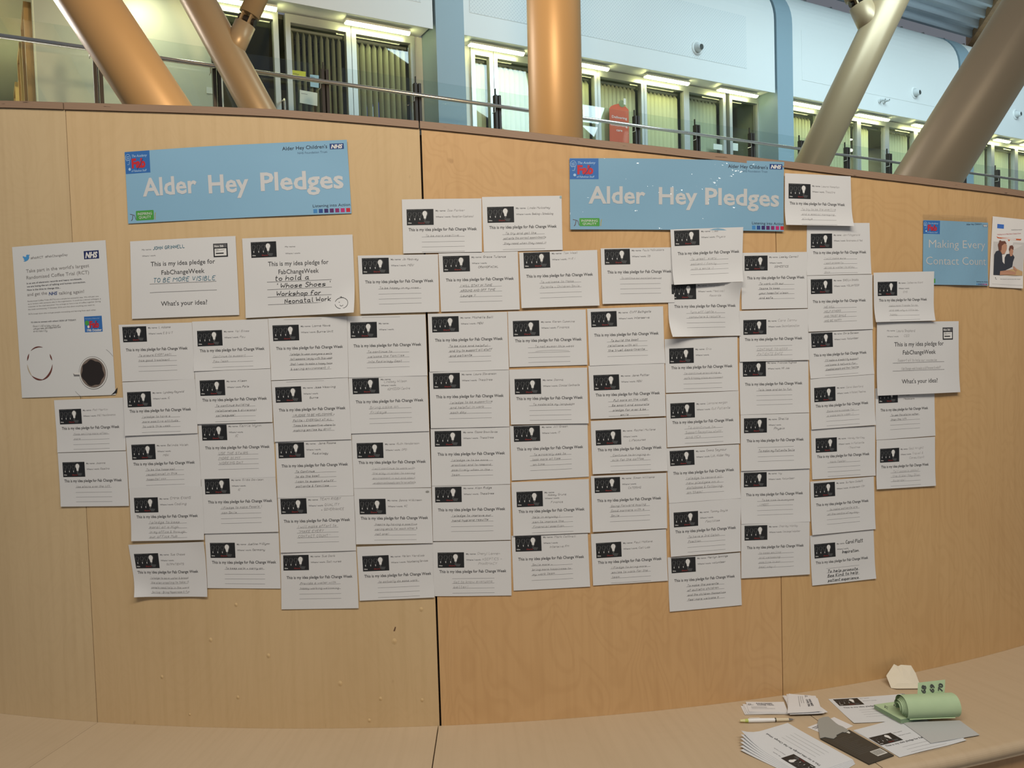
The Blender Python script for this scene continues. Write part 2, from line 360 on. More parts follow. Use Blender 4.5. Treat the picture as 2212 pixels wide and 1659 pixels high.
for i, (a, b, kd, ang, f0, f1, bm) in enumerate(WINS):
    door = kd.startswith('door'); nm = ('door_%d' if door else 'window_%d') % (i+1)
    mb = MB(); fw = .055
    gbox(mb, a-.05, a+fw-.02, -.66, -.54, ZF, ZH); gbox(mb, b-fw+.02, b+.05, -.66, -.54, ZF, ZH)
    gbox(mb, a+fw-.02, b-fw+.02, -.66, -.54, ZH-.14, ZH); gbox(mb, a+fw-.02, b-fw+.02, -.66, -.54, ZF, ZF+.08)
    o = props(mb.build(nm, ALU, loc=G((a+b)/2, -.6, ZF)), kind='structure'); wins.append(o)
    mb = MB(); gbox(mb, a+.035, b-.035, -.605, -.597, ZF+.08, ZH-.14); mb.build('pane', GL, o)
    if bm:
        mb = MB(); gbox(mb, a+.04, b-.04, -.80, -.74, ZH-.19, ZH-.15); mb.build('blind_track', ALU, o)
        w_ = b-a; n = max(2, int(w_/.113)); wd = .127; me = None
        for k in range(n):
            fr = (k+.5)/n
            if not f0 <= fr <= f1: continue
            sc = a+.05+(w_-.1)*fr; an = radians(ang+rnd.uniform(-4, 4)); dx = cos(an)*wd/2; dt = sin(an)*wd/2
            mb = MB(); cb = .012*1
            pts = [(-1, 0), (-.5, .75), (0, 1), (.5, .75), (1, 0)]
            row = lambda z: [G(sc+dx*p-sin(an)*cb*q, -.77+dt*p+cos(an)*cb*q, z) for p, q in pts]
            mb.grid([row(ZF+.1), row(ZH-.27), [G(sc+dx*p*.25, -.77+dt*p*.25, ZH-.19) for p, q in pts]])
            mb.build('blind_slat', bm, o)
# door handles (tall D pulls)
for s, par in ((-3.98, wins[1]), (6.42, wins[9])):
    mb = MB(); mb.path([G(s, -.54, 5.05), G(s, -.42, 5.05), G(s, -.40, 5.08), G(s, -.40, 5.72), G(s, -.42, 5.76), G(s, -.54, 5.76)], .017); mb.build('handle', STEEL, par)

# ---- rooms behind the glass: back wall, ceiling, floor, divider walls
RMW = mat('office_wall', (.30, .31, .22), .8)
for a, b, m_ in ((-4.97, -1.5, mat('office_wall_dim', (.13, .14, .095), .8)), (-.33, 7.3, RMW), (7.85, 14.3, RMW), (15.0, 19.6, RMW)):  # first bay: the unlit room is put into a darker wall colour
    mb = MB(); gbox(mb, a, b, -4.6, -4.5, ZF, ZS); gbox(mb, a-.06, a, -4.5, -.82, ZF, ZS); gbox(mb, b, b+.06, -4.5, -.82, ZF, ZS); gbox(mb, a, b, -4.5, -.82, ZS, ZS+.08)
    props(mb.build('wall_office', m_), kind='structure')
LUM = mat('lamp_tube_glow', (1, 1, .8), .5, emit=(1.0, 1.0, .50), es=15)
LUMR = mat('room_lamp_glow', (1, 1, .85), .5, emit=(1.0, .98, .75), es=9)
mb = MB()
def room_lamp(s, t, where, sz=.6):
    mb = MB(); gbox(mb, s-sz/2-.03, s+sz/2+.03, t-.33, t+.33, ZS-.03, ZS-.002); e = mb.build('office_ceiling_light', ALU)
    props(e, 'lit square office ceiling light '+where, 'lamp', 'lit ceiling lights in the offices')
    mb = MB(); gbox(mb, s-sz/2, s+sz/2, t-.3, t+.3, ZS-.035, ZS-.03); mb.build('diffuser', LUMR, e)
for s, t, w_ in ((8.6, -2.6, 'behind the first window right of the middle blue fin'), (10.4, -3.4, 'behind the second window right of the middle blue fin'), (12.4, -2.4, 'between the two slanting columns on the right, nearer one'),
                 (13.6, -3.2, 'between the two slanting columns on the right, farther one'), (16.2, -2.6, 'just right of the widest slanting column'), (18.2, -3.0, 'by the right edge of the photograph'), (-9.6, -2.2, 'added to brighten the corridor at the far left, nearer one'), (-11.6, -5.4, 'added to brighten the corridor at the far left, farther one')): room_lamp(s, t, w_)  # the two corridor panels are added to light that end
# fluorescent fittings under the soffit
LIGHTS = [(-5.25, -4.07, 'passing behind the forked strut'), (-2.89, -1.71, 'over the door with the blinds and notices'), (-.50, .67, 'just left of the upright column'), (1.52, 2.70, 'just right of the upright column, partly hidden by it'),
          (3.69, 4.88, 'two along to the right of the upright column'), (5.79, 6.98, 'over the glazed door beside the blue fin'), (8.10, 9.28, 'right of the middle blue fin'), (10.54, 11.78, 'between the two slanting columns on the right'),
          (12.85, 14.0, 'left edge of the wide slanting column'), (16.7, 17.4, 'right of the wide slanting column'), (18.1, 19.2, 'at the right edge of the photograph')]
for a, b, d in LIGHTS:
    t0 = -.36; e = props(empty('strip_light', G((a+b)/2, t0, 7.2)), 'lit fluorescent strip under the soffit, '+d, 'lamp', 'fluorescent strips under the gallery soffit')
    mb = MB(); gbox(mb, a, b, t0-.07, t0+.07, ZS-.035, ZS-.001); mb.build('casing', mat('fitting_white', (.8, .8, .75), .5), e)
    mb = MB(); P = []
    for k in range(7):
        an = pi*k/6; P.append([G(s, t0-.06*cos(an), ZS-.035-.045*sin(an)) for s in (a, a+.03, b-.03, b)])
    mb.grid(P); mb.build('diffuser', LUM, e, smooth=True)
# spotlights glowing above the sage wall at the left
for s, t, w_ in ((-5.9, -.2, 'above the sage wall, right of the wide left column'), (-6.9, -1.9, 'above the sage wall, behind the partition line')):
    mb = MB(); mb.tube(G(s, t, ZS-.03), G(s, t, ZS), .09, n=20); o = props(mb.build('downlight', LUMR), 'round downlight '+w_, 'lamp', 'downlights above the sage wall')
mb = MB(); gbox(mb, -40, -4.97, -30, -.62, ZS, ZS+.06); props(mb.build('ceiling', mat('soffit_cream', (.66, .66, .52), .7)), kind='structure')

# ---- corridor with timber doors at the far left
c0 = np.array(G(-7.55, -.6, 0))[:2]; dirc = np.array([-.548, .836]); dirc = dirc/np.linalg.norm(dirc)
nrm = np.array([-dirc[1], dirc[0]])      # faces left
def K(d, o, z): p = c0+dirc*d+nrm*o; return (p[0], p[1], z)
mb = MB(); mb.box(K(0, .02, ZF), (dirc[0]*25, dirc[1]*25, 0), (-nrm[0]*.12, -nrm[1]*.12, 0), (0, 0, ZS-ZF)); props(mb.build('wall_corridor', mat('corridor_wall', (.66, .68, .50), .6)), kind='structure')
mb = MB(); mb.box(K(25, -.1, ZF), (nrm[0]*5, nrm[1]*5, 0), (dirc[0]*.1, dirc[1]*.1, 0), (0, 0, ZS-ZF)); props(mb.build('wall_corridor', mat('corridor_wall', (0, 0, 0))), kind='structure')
OAK = mat('oak_frame', (.50, .33, .12), .45, noise=(9, .5, (.40, .24, .08), (6, 6, .6))); OAKD = mat('oak_leaf', (.34, .21, .075), .45)
for i, (d0, d1) in enumerate([(.25, 1.30), (2.05, 3.0), (4.3, 5.2)]):
    e = props(empty('door_%d' % (21+i), K(d0, .05, ZF)), kind='structure')
    z1 = 6.85
    mb = MB()
    for dd in (d0, d1-.09): mb.box(K(dd, .02, ZF), tuple(dirc*.09)+(0,), tuple(nrm*.10)+(0,), (0, 0, z1-ZF))
    mb.box(K(d0, .02, z1-.09), tuple(dirc*(d1-d0))+(0,), tuple(nrm*.10)+(0,), (0, 0, .09)); mb.build('frame', OAK, e)
    mb = MB(); mb.box(K(d0+.09, .02, ZF), tuple(dirc*(d1-d0-.18))+(0,), tuple(nrm*.03)+(0,), (0, 0, z1-ZF-.09)); mb.build('leaf', OAKD, e)

# ---- balustrade: frameless glass, steel rail, paired flat posts
TB = 1.31
bal = props(empty('glass_balustrade', G(3, TB, ZF)), 'glass balustrade with steel handrail and dark flat posts along the upper gallery', 'railing')
GB = glass('balustrade_glass', (.95, .98, .975), 1.55, .0)
PS = [-6.85, -5.37, -3.83, -2.34, -.90, .56, 2.03, 3.51, 4.98, 6.44, 7.90, 9.36, 10.8, 12.26, 13.72, 15.2, 16.66]
PS = [-9.8, -8.33]+PS
for a, b in zip(PS[:-1], PS[1:]):
    mb = MB(); gbox(mb, a+.012, b-.012, TB-.008, TB+.008, ZF+.02, 5.79); mb.build('pane', GB, bal)
for s in PS:
    mb = MB(); gbox(mb, s-.055, s-.012, TB+.012, TB+.10, ZF, 5.70); gbox(mb, s+.012, s+.055, TB+.012, TB+.10, ZF, 5.70); gbox(mb, s-.006, s+.006, TB-.01, TB+.02, ZF, 5.83)
    mb.build('post', DKP, bal)
mb = MB(); mb.tube(G(PS[0], TB+.14, 5.50), G(PS[-1], TB+.14, 5.50), .031, n=16); mb.build('handrail', STEEL, bal, smooth=True)
for s in PS:
    mb = MB(); mb.path([G(s-.09, TB+.05, 5.40), G(s-.09, TB+.14, 5.40), G(s-.09, TB+.14, 5.48)], .007, 6); mb.build('rail_bracket', STEEL, bal)

# ---- roof deck louvres beyond the bulkhead, gutter pipe, timber beam
DECK = mat('louvre_grey', (.60, .68, .74), .45, .2); DKG = mat('deck_dark_grey', (.10, .13, .16), .6)
lv = props(empty('roof_louvre_deck', G(10, 0, 10.4)), 'grey ribbed roof deck of long parallel blades above the white bulkhead', 'roof')
def send(t): return 17.1-(t+1.2)*1.1
mb = MB()
for k in range(12):
    t = -1.15+k*.52
    mb = MB(); pr = [(0, 0), (.10, 0), (.16, .16), (.46, .20), (.46, .24), (.12, .21), (0, .06)]
    a, b = 2.0, send(t); mb.grid([[G(s, t+pt, 10.42+pz) for s in (a, b)] for pt, pz in pr+pr[:1]]); mb.add([G(b, t+pt, 10.42+pz) for pt, pz in pr], [tuple(range(7))])
    mb.build('blade', DECK, lv)
mb = MB(); P0, P1 = G(17.35, -1.6, 10.35), G(10.4, 4.8, 10.35)
d = np.array(P1)-np.array(P0); mb.box(P0, d, FU*.95, FZ*.7); props(mb.build('timber_beam', mat('glulam_brown', (.50, .28, .11), .5, noise=(6, .5, (.26, .13, .05), (1, 1, 8)))), 'brown timber beam crossing the roof at upper right', 'beam')
mb = MB(); mb.tube(G(2, -1.45, 10.30), G(17.0, -1.45, 10.30), .035, n=12)
gp = mb.build('roof_rail', mat('rail_white', (.75, .8, .85), .4), smooth=True); props(gp, 'thin white rail running along the top of the curved bulkhead', 'rail')
for k in range(15):
    mb = MB(); gbox(mb, 2.9+k, 2.96+k, -1.5, -1.4, 10.14, 10.36); mb.build('clamp', ALU, gp)
mb = MB(); gbox(mb, 2, 18.5, -2.6, -1.30, 10.02, 10.12); props(mb.build('ceiling', DKG), kind='structure')  # dark grey slab over the bulkhead top

# ---- things fixed on the bulkhead
def nozzle(x, y, r, label, kind='nozzle'):
    s, z = fac(x, y, 0); e = props(empty('air_nozzle', G(s, .0, z)), label, 'vent')
    def ring(t, rr, n=24, c=(0, 0)): return [G(s+c[0]+rr*cos(2*pi*k/n), t, z+c[1]+rr*sin(2*pi*k/n)) for k in range(n+1)]
    mb = MB(); mb.grid([ring(.001, r), ring(.025, r*.97), ring(.035, r*.85), ring(.03, r*.72), ring(.01, r*.66)]); mb.build('flange', WHITE, e, smooth=True)
    mb = MB(); mb.grid([ring(.008, r*.66), ring(.06, r*.62, c=(-.0*r, 0)), ring(.14, r*.45, c=(-.1*r, -.15*r)), ring(.18, r*.40, c=(-.14*r, -.2*r)), ring(.12, r*.34, c=(-.12*r, -.18*r)), ring(.02, .001)]); mb.build('spout', mat('nozzle_grey', (.62, .65, .65), .4), e, smooth=True)
    mb = MB(); mb.grid([ring(.165, r*.37, c=(-.13*r, -.18*r)), ring(.166, .001, c=(-.13*r, -.18*r))]); mb.build('mouth', mat('nozzle_dark', (.04, .045, .04), .6), e)
nozzle(1505, 104, .155, 'round white air nozzle on the bulkhead right of the upright column')
nozzle(1975, 201, .155, 'round white air nozzle on the bulkhead between the two slanting columns')
nozzle(2193, 247, .150, 'round white air nozzle on the bulkhead at the right edge')
nozzle(1899, 218, .06, 'left of the pair of tiny round sensors below the bulkhead nozzle')
nozzle(1908, 219, .06, 'right of the pair of tiny round sensors below the bulkhead nozzle')

# ---- columns: fat painted steel tubes
TAN = mat('column_tan_paint', (.58, .37, .17), .42, .12, noise=(1.5, .3, (.62, .40, .19), (1, 1, 1)))
TAN2 = mat('column_tan_dim_light', (.40, .29, .165), .38, .2)  # same tan paint, with weaker and less warm light put into the colour
def onray(x, y, dep): return np.array([0, 0, CH])+ray(x, y)*dep
def column(L0, R0, L1, R1, dia, label, lo=0., hi=11.5, m_=TAN):
    """edges seen at two heights -> axis; depth from the tube's real diameter"""
    w_ = []
    for (l, r_), (l2, r2) in (((L0, R0), (L1, R1)), ((L1, R1), (L0, R0))):
        ax = np.array([(l2[0]+r2[0]-l[0]-r_[0])/2, (l2[1]+r2[1]-l[1]-r_[1])/2]); ax /= np.linalg.norm(ax)
        dd = np.array([r_[0]-l[0], r_[1]-l[1]]); w_.append(abs(dd[0]*ax[1]-dd[1]*ax[0]))
    dep = F*dia/((w_[0]+w_[1])/2)
    p0 = onray((L0[0]+R0[0])/2, (L0[1]+R0[1])/2, dep); p1 = onray((L1[0]+R1[0])/2, (L1[1]+R1[1])/2, dep)
    d = (p0-p1)/(p0[2]-p1[2]); a = p1+d*(lo-p1[2]); b = p1+d*(hi-p1[2])
    e = props(empty('steel_column', tuple(a)), label, 'column', 'tan tubular columns of the atrium')
    mb = MB(); mb.tube(a, b, dia/2, n=64); o = mb.build('shaft', m_, e, smooth=False)
    o.data.polygons.foreach_set('use_smooth', [len(p.vertices) == 4 for p in o.data.polygons])
    return e, dep, d
A = column((115, 0), (265, 0), (265, 222), (412, 226), .60, 'wide tan steel column slanting down to the right at upper left')
Bc = column((388, 0), (468, 0), (515, 235), (599, 237), .44, 'narrower tan steel column at upper left with a short pinned branch', m_=TAN2)
Cc = column((1138, 0), (1253, 0), (1142.5, 288), (1260, 289), .60, 'upright tan steel column in the middle')
Dc = column((1886, 0), (1963, 0), (1720, 341), (1799, 345), .55, 'tan steel column at upper right slanting left, with a short pinned branch', m_=TAN2)
Ec = column((2165, 0), (2324, 0), (1938, 369), (2079, 388), .60, 'widest slanting tan steel column at the far right', m_=mat('column_tan_neutral_light', (.54, .42, .27), .42, .15))  # same paint again, dimmer neutral light put into this column's colour
def branch(col, dep, pts, dia, gap, ext):
    """short tube welded on the column, a fork pin joint, then the strut that carries on upwards"""
    P = [onray(x, y, dep-.02) for x, y in pts]
    d = (P[1]-P[0])/np.linalg.norm(P[1]-P[0])
    mb = MB(); mb.tube(P[0]-d*.1, P[1], dia/2, n=40); o = mb.build('branch_stub', TAN2, col); o.data.polygons.foreach_set('use_smooth', [len(p.vertices) == 4 for p in o.data.polygons])
    s2 = P[1]+d*gap; mb = MB(); mb.tube(s2, s2+d*ext, dia/2, n=40); o = mb.build('branch_strut', TAN2, col); o.data.polygons.foreach_set('use_smooth', [len(p.vertices) == 4 for p in o.data.polygons])
    side = np.cross(d, FW); side /= np.linalg.norm(side); nn = np.cross(side, d); mid = P[1]+d*gap/2
    for k in (-1, 1):
        mb = MB(); mb.box(mid-d*(gap/2+.02)+side*(k*dia*.22-.012)-nn*dia*.3, d*(gap+.04), side*.024, nn*dia*.6); mb.build('fork_plate', TAN2, col)
    mb = MB(); mb.tube(mid-side*dia*.42, mid+side*dia*.42, .05, n=16); mb.build('pin', mat('pin_dark', (.05, .045, .04), .4, .6), col)
branch(Bc[0], Bc[1], [(505, 108), (530, 52)], .27, .13, 3.0)
branch(Dc[0], Dc[1], [(1888, 74), (1858, 10)], .37, .13, 3.0)

# ================================================================== printed and handwritten sheets
PAPER = mat('paper_white', (.63, .635, .65), .75, noise=(5, .25, (.60, .605, .62), (1, 1, 1)))
INK = mat('print_black', (.055, .055, .06), .7)
GREYINK = mat('print_grey', (.16, .16, .17), .7)
PHOTO = mat('print_photo_black', (.012, .013, .015), .45)
P_WHITE = mat('print_white', (.68, .68, .68), .6)
P_DIM = mat('print_dim_grey', (.14, .145, .15), .6)
P_RED = mat('print_red', (.20, .02, .02), .6)
PEN = [mat('pencil_faint', (.43, .42, .42), .8), mat('pencil_light', (.33, .32, .32), .8), mat('pencil_mid', (.23, .225, .225), .8), mat('pen_black', (.02, .02, .022), .6), mat('pen_teal', (.03, .16, .24), .6)]

_tc = {}
def glyphs(s, shear=0., bold=0.):
    k = (s, shear, bold)
    if k in _tc: return _tc[k]
    c = bpy.data.curves.new('t', 'FONT'); c.body = s; c.resolution_u = 2; c.shear = shear; c.offset = bold; c.size = 1
    o = bpy.data.objects.new('t', c); COL.objects.link(o); bpy.context.view_layer.update()
    me = bpy.data.meshes.new_from_object(o.evaluated_get(bpy.context.evaluated_depsgraph_get()))
    V = np.array([v.co[:2] for v in me.vertices]) if len(me.vertices) else np.zeros((0, 2)); Fs = [tuple(p.vertices) for p in me.polygons]
    bpy.data.objects.remove(o); bpy.data.curves.remove(c); bpy.data.meshes.remove(me)
    _tc[k] = (V, Fs); return _tc[k]

SF = {'a': "48 18 05 13 33 46|48 43 53", 'b': "0C 03|05 28 47 45 33 04", 'c': "47 28 07 04 23 43", 'd': "48 18 05 13 33 46|4C 43 53", 'e': "06 46 38 18 05 13 43",
 'f': "4B 3C 1B 13|08 38", 'g': "48 18 05 13 33 46|48 41 20 01", 'h': "0C 03|06 28 47 43", 'i': "18 13 23|1A 1B", 'j': "28 21 00|2A 2B", 'k': "0C 03|48 05 43", 'l': "1C 14 23",
 'm': "08 03|06 18 27 23|26 38 57 53", 'n': "08 03|06 28 47 43", 'o': "28 07 04 23 44 47 28", 'p': "08 00|06 28 47 45 33 04", 'q': "48 18 05 13 33 46|48 40", 'r': "08 03|06 28 38",
 's': "47 28 07 06 45 44 23 03", 't': "1C 14 23 33|09 39", 'u': "08 04 13 33 46|48 43", 'v': "08 23 48", 'w': "08 13 36 53 68", 'x': "08 43|48 03", 'y': "08 04 23 44|48 41 20 00", 'z': "08 48 03 43",
 'A': "03 2C 43|16 36", 'B': "03 0C 3B 3A 28 08|28 46 44 33 03", 'C': "4B 2C 0A 05 23 44", 'D': "03 0C 3B 48 45 23 03", 'E': "4C 0C 03 43|08 38", 'F': "4C 0C 03|08 38", 'G': "4B 2C 0A 05 23 44 47 27",
 'H': "0C 03|4C 43|08 48", 'I': "1C 13", 'J': "3C 35 23 04", 'K': "0C 03|4C 07 43", 'L': "0C 03 43", 'M': "03 0C 37 6C 63", 'N': "03 0C 43 4C", 'O': "2C 0A 05 23 45 4A 2C", 'P': "03 0C 3C 4A 38 07",
 'Q': "2C 0A 05 23 45 4A 2C|25 52", 'R': "03 0C 3C 4A 38 07|27 43", 'S': "4B 2C 0B 09 47 44 23 04", 'T': "0C 4C|2C 23", 'U': "0C 05 23 45 4C", 'V': "0C 23 4C", 'W': "0C 13 39 53 6C", 'X': "0C 43|4C 03", 'Y': "0C 28 4C|28 23", 'Z': "0C 4C 03 43",
 '3': "0B 2C 4A 28 45 23 04", '4': "3C 06 46|3A 33", '&': "43 0A 2C 2A 04 23 46", '+': "27 23|05 45", '!': "1C 16|14 13", '.': "13 14", ',': "14 02", '-': "07 37", '/': "03 4C", "'": "1C 1A", '"': "1C 1A|3C 3A", ':': "17 18|14 15", '(': "2C 09 06 23", ')': "1C 39 36 13", '#': "23 07 09 2A 49 47 23", '?': "0B 2C 4A 28 26|24 23"}
PH = [cyl(0, 800)[0]]
class Sheet:
    """a sheet of paper; local frame in mm from its top left corner"""
    def __init__(s, q, lift=.001, flat=False, curl=(0, 0, 0, 0, 0, 0), conv=None):
        s.flat = flat
        if flat: s.c = [np.array(p, float) for p in q]
        else:
            s.c = [np.array(cyl(*p)+(0,)) for p in q]
        s.lift = lift; s.curl = curl; s.parts = {}
        W_ = lambda c: np.array(CW(c[0], c[1])) if not flat else c
        P = [W_(c) for c in s.c]
        s.W = 500*(np.linalg.norm(P[1]-P[0])+np.linalg.norm(P[2]-P[3])); s.H = 500*(np.linalg.norm(P[3]-P[0])+np.linalg.norm(P[2]-P[1]))
        s.O = tuple(sum(P)/4)
    def inv(s, x, y):
        """pixel of the photograph -> mm on the sheet"""
        t = np.array(cyl(x, y)) if not s.flat else atz(x, y, s.c[0][2])[:2]
        u = v = .5
        for _ in range(8):
            f = s.bil(u, v)[:2]; du = (s.bil(u+.01, v)[:2]-f)/.01; dv = (s.bil(u, v+.01)[:2]-f)/.01
            d = np.linalg.solve(np.array([du, dv]).T, t-f); u += d[0]; v += d[1]
        return u*s.W, v*s.H
    def bil(s, u, v): return s.c[0]*(1-u)*(1-v)+s.c[1]*u*(1-v)+s.c[2]*u*v+s.c[3]*(1-u)*v
    def off(s, u, v):
        cb, ctr, cbl, cbr, cr, wv = s.curl
        return s.lift+cb*max(0, v-.6)**2*6.2+ctr*max(0, u-v-.55)**2*4.9+cbl*max(0, v-u-.55)**2*4.9+cbr*max(0, u+v-1.55)**2*4.9+cr*max(0, u-.6)**2*6.2+wv*(.5+.5*sin(u*7+v*3+wv*9000))*u*(1-u)*4
    def pt(s, x, y, k=0):
        u = x/s.W; v = y/s.H; c = s.bil(u, v); o = s.off(min(max(u, 0), 1), min(max(v, 0), 1))+k*.00018
        if s.flat: return (c[0], c[1], c[2]+o)
        return CW(c[0], c[1], o)
    def sheet(s, name, m_, label, cat, group, nu=14, nv=11):
        mb = MB(); mb.grid([[s.pt(s.W*i/nu, s.H*j/nv, 0) for i in range(nu+1)] for j in range(nv+1)])
        s.o = props(mb.build(name, m_, loc=s.O, smooth=True), label, cat, group); return s.o
    def part(s, name):
        if name not in s.parts: s.parts[name] = (MB(), [])
        return s.parts[name]
    def _mi(s, name, m_):
        L = s.part(name)[1]
        if m_ not in L: L.append(m_)
        return L.index(m_)
    def add(s, name, V, Fs, m_, k=2): s.part(name)[0].add([s.pt(x, y, k) for x, y in V], Fs, s._mi(name, m_))
    def rect(s, name, x0, y0, x1, y1, m_, k=1, n=None):
        nx = n or max(1, int(abs(x1-x0)/14)); ny = n or max(1, int(abs(y1-y0)/14))
        s.part(name)[0].grid([[s.pt(x0+(x1-x0)*i/nx, y0+(y1-y0)*j/ny, k) for i in range(nx+1)] for j in range(ny+1)], s._mi(name, m_))
    def poly(s, name, pts, m_, k=2):
        T = tessellate_polygon([[Vector((x, y, 0)) for x, y in pts]]); s.add(name, pts, [tuple(t) for t in T], m_, k)
    def disc(s, name, x, y, rx, ry, m_, k=2, n=20): s.poly(name, [(x+rx*cos(2*pi*i/n), y+ry*sin(2*pi*i/n)) for i in range(n)], m_, k)
    def line(s, name, pts, w_, m_, k=2):
        V = []; Fs = []
        for (x0, y0), (x1, y1) in zip(pts[:-1], pts[1:]):
            L = hypot(x1-x0, y1-y0) or 1e-6; nx, ny = -(y1-y0)/L*w_/2, (x1-x0)/L*w_/2; e = w_*.3; ex, ey = (x1-x0)/L*e, (y1-y0)/L*e; b = len(V)
            V += [(x0-ex+nx, y0-ey+ny), (x0-ex-nx, y0-ey-ny), (x1+ex-nx, y1+ey-ny), (x1+ex+nx, y1+ey+ny)]; Fs.append((b, b+1, b+2, b+3))
        s.add(name, V, Fs, m_, k)
    def ruled(s, name, x0, y, x1, w_, m_, dots=0, dy=0):
        n = dots or 10
        if dots:
            for i in range(n):
                a = x0+(x1-x0)*i/n; s.line(name, [(a, y+dy*i/n), (a+(x1-x0)/n*.5, y+dy*i/n)], w_, m_, 1)
        else: s.line(name, [(x0+(x1-x0)*i/n, y+dy*i/n) for i in range(n+1)], w_, m_, 1)
    def text(s, name, t, x, y, cap, m_, width=None, align='l', shear=0., bold=0., k=2, rot=0.):
        V, Fs = glyphs(t, shear, bold)
        if not len(V): return
        sy = cap/.73; w0 = V[:, 0].max()-V[:, 0].min(); sx = width/w0 if width else sy*.9
        X = (V[:, 0]-V[:, 0].min())*sx; Y = V[:, 1]*sy; ww = w0*sx
        if align == 'c': X = X-ww/2
        if align == 'r': X = X-ww
        c_, s_ = cos(rot), sin(rot)
        s.add(name, [(x+a*c_+b*s_, y+a*s_-b*c_) for a, b in zip(X, Y)], Fs, m_, k)
    def hand(s, name, t, x, y, m_, xh=3.0, w_=.45, maxw=None, slant=.18, gap=1.0, wob=.25, k=3, seed=0):
        name = name+'#'+t
        r = random.Random(len(t)*7+seed); adv = []
        for ch in t: adv.append(3.2 if ch == ' ' else (max(int(p[0]) for g in SF.get(ch, '0C').split('|') for p in g.split())+1.6*gap))
        u = xh/5.; tot = sum(adv)*u
        hx = u*1.5 if not maxw or tot*1.5 <= maxw else u*maxw/tot
        cx = x; sl = slant+r.uniform(-.08, .12); by = r.uniform(-.02, .015)
        for ch, a in zip(t, adv):
            if ch in SF:
                for g in SF[ch].split('|'):
                    pts = []
                    for p in g.split():
                        px = int(p[0])+r.uniform(-wob, wob); py = '0123456789ABC'.index(p[1])-3+r.uniform(-wob, wob)
                        pts.append((cx+(px+py*sl)*hx, y-py*u+(cx-x)*by))
                    if len(pts) > 2:      # one round of corner cutting keeps it fluent
                        q = [pts[0]]
                        for a0, b0 in zip(pts[:-1], pts[1:]): q += [(a0[0]*.75+b0[0]*.25, a0[1]*.75+b0[1]*.25), (a0[0]*.25+b0[0]*.75, a0[1]*.25+b0[1]*.75)]
                        pts = q+[pts[-1]]
                    s.line(name, pts, w_, m_, k)
            cx += a*hx
    def done(s):
        for nm, (mb, ml) in s.parts.items(): mb.build(nm.split('#')[0], ml, s.o)

def bulbs(S, x, y, w_, dim=1.):
    """the black photograph of three unlit bulbs and one lit bulb; w_ = width in mm, 69.5 is full size"""
    k = w_/69.5; h = 41*k; N_ = 'printed_picture'
    S.rect(N_, x, y, x+w_, y+h, PHOTO, 1)
    X = lambda a: x+a*k; Y = lambda b: y+b*k
    S.text(N_, 'Fab Change Week 17 - 21 October', X(2), Y(2.6), 1.7*k, P_DIM, width=40*k, bold=.02)
    for cx in (7.5, 21, 34):
        S.line(N_, [(X(cx+4.6*cos(a)), Y(13+5.0*sin(a))) for a in np.linspace(2.5, 4.6, 6)], .7*k, P_DIM)
        S.line(N_, [(X(cx+4.6*cos(a)), Y(13+5.0*sin(a))) for a in np.linspace(-1.0, 1.0, 6)]+[(X(cx+1.6), Y(20)), (X(cx+1.6), Y(22))], 1.0*k, P_DIM)
        S.line(N_, [(X(cx-4.2), Y(15)), (X(cx-1.6), Y(20.5))], .6*k, P_DIM)
        S.poly(N_, [(X(cx-1.5), Y(23.5)), (X(cx+1.2), Y(23.5)), (X(cx+.9), Y(28)), (X(cx-.6), Y(28.5))], mat('print_pale_grey', (.45, .46, .47), .6))
    S.line(N_, [(X(47+8*cos(a)), Y(12+8.3*sin(a))) for a in np.linspace(-1.9, 1.3, 12)], .5*k, P_DIM)
    pts = [(47+6.1*cos(a), 11.5+6.6*sin(a)) for a in np.linspace(pi*.84, pi*2.16, 18)]
    pts = pts+[(50.6, 18.5), (49.8, 24.5), (44.4, 24.5), (43.5, 18.5)]
    S.poly(N_, [(X(a), Y(b)) for a, b in pts], P_WHITE, 3)
    S.poly(N_, [(X(44.8), Y(25)), (X(49.6), Y(25)), (X(48.6), Y(28.6)), (X(45.8), Y(28.6))], P_DIM, 3)
    S.text(N_, 'Idea', X(3.4), Y(36.6), 3.2*k, P_WHITE, width=9*k, bold=.02)
    S.text(N_, 'Share!', X(29), Y(37.2), 3.8*k, P_RED, width=17*k, bold=.03)
    for j in range(3):
        S.line(N_, [(X(44+q*1.6+j*2), Y(31+j*2.6+(1.1 if q % 2 else -1.1)+(q*.12))) for q in range(11-j*2)], .45*k, mat('print_mid_grey', (.2, .21, .22), .6))

CROP = {'A1': (100, 680, 4.366), 'A2': (100, 960, 4.424), 'A3': (560, 680, 5.529), 'A4': (560, 940, 4.366), 'A5': (760, 530, 4.096), 'A6': (900, 660, 5.53), 'A7': (900, 910, 4.1475),
        'B1': (1250, 490, 5.722), 'B2': (1250, 760, 5.924), 'B3': (1250, 1010, 5.027), 'B4': (1580, 480, 6.144), 'B5': (1580, 700, 5.353), 'B6': (1580, 980, 5.353), 'B7': (1860, 570, 5.529), 'B8': (1860, 830, 6.6375),
        'C3': (860, 420, 6.144), 'C4': (1680, 370, 5.3525), 'D': (250, 290, 4.047), 'E': (1200, 320, 4.2538), 'G': (1880, 420, 6.38), 'P': (0, 500, 4.364)}
def px(c, p): x0, y0, s = CROP[c]; return (x0+p[0]/s, y0+p[1]/s)

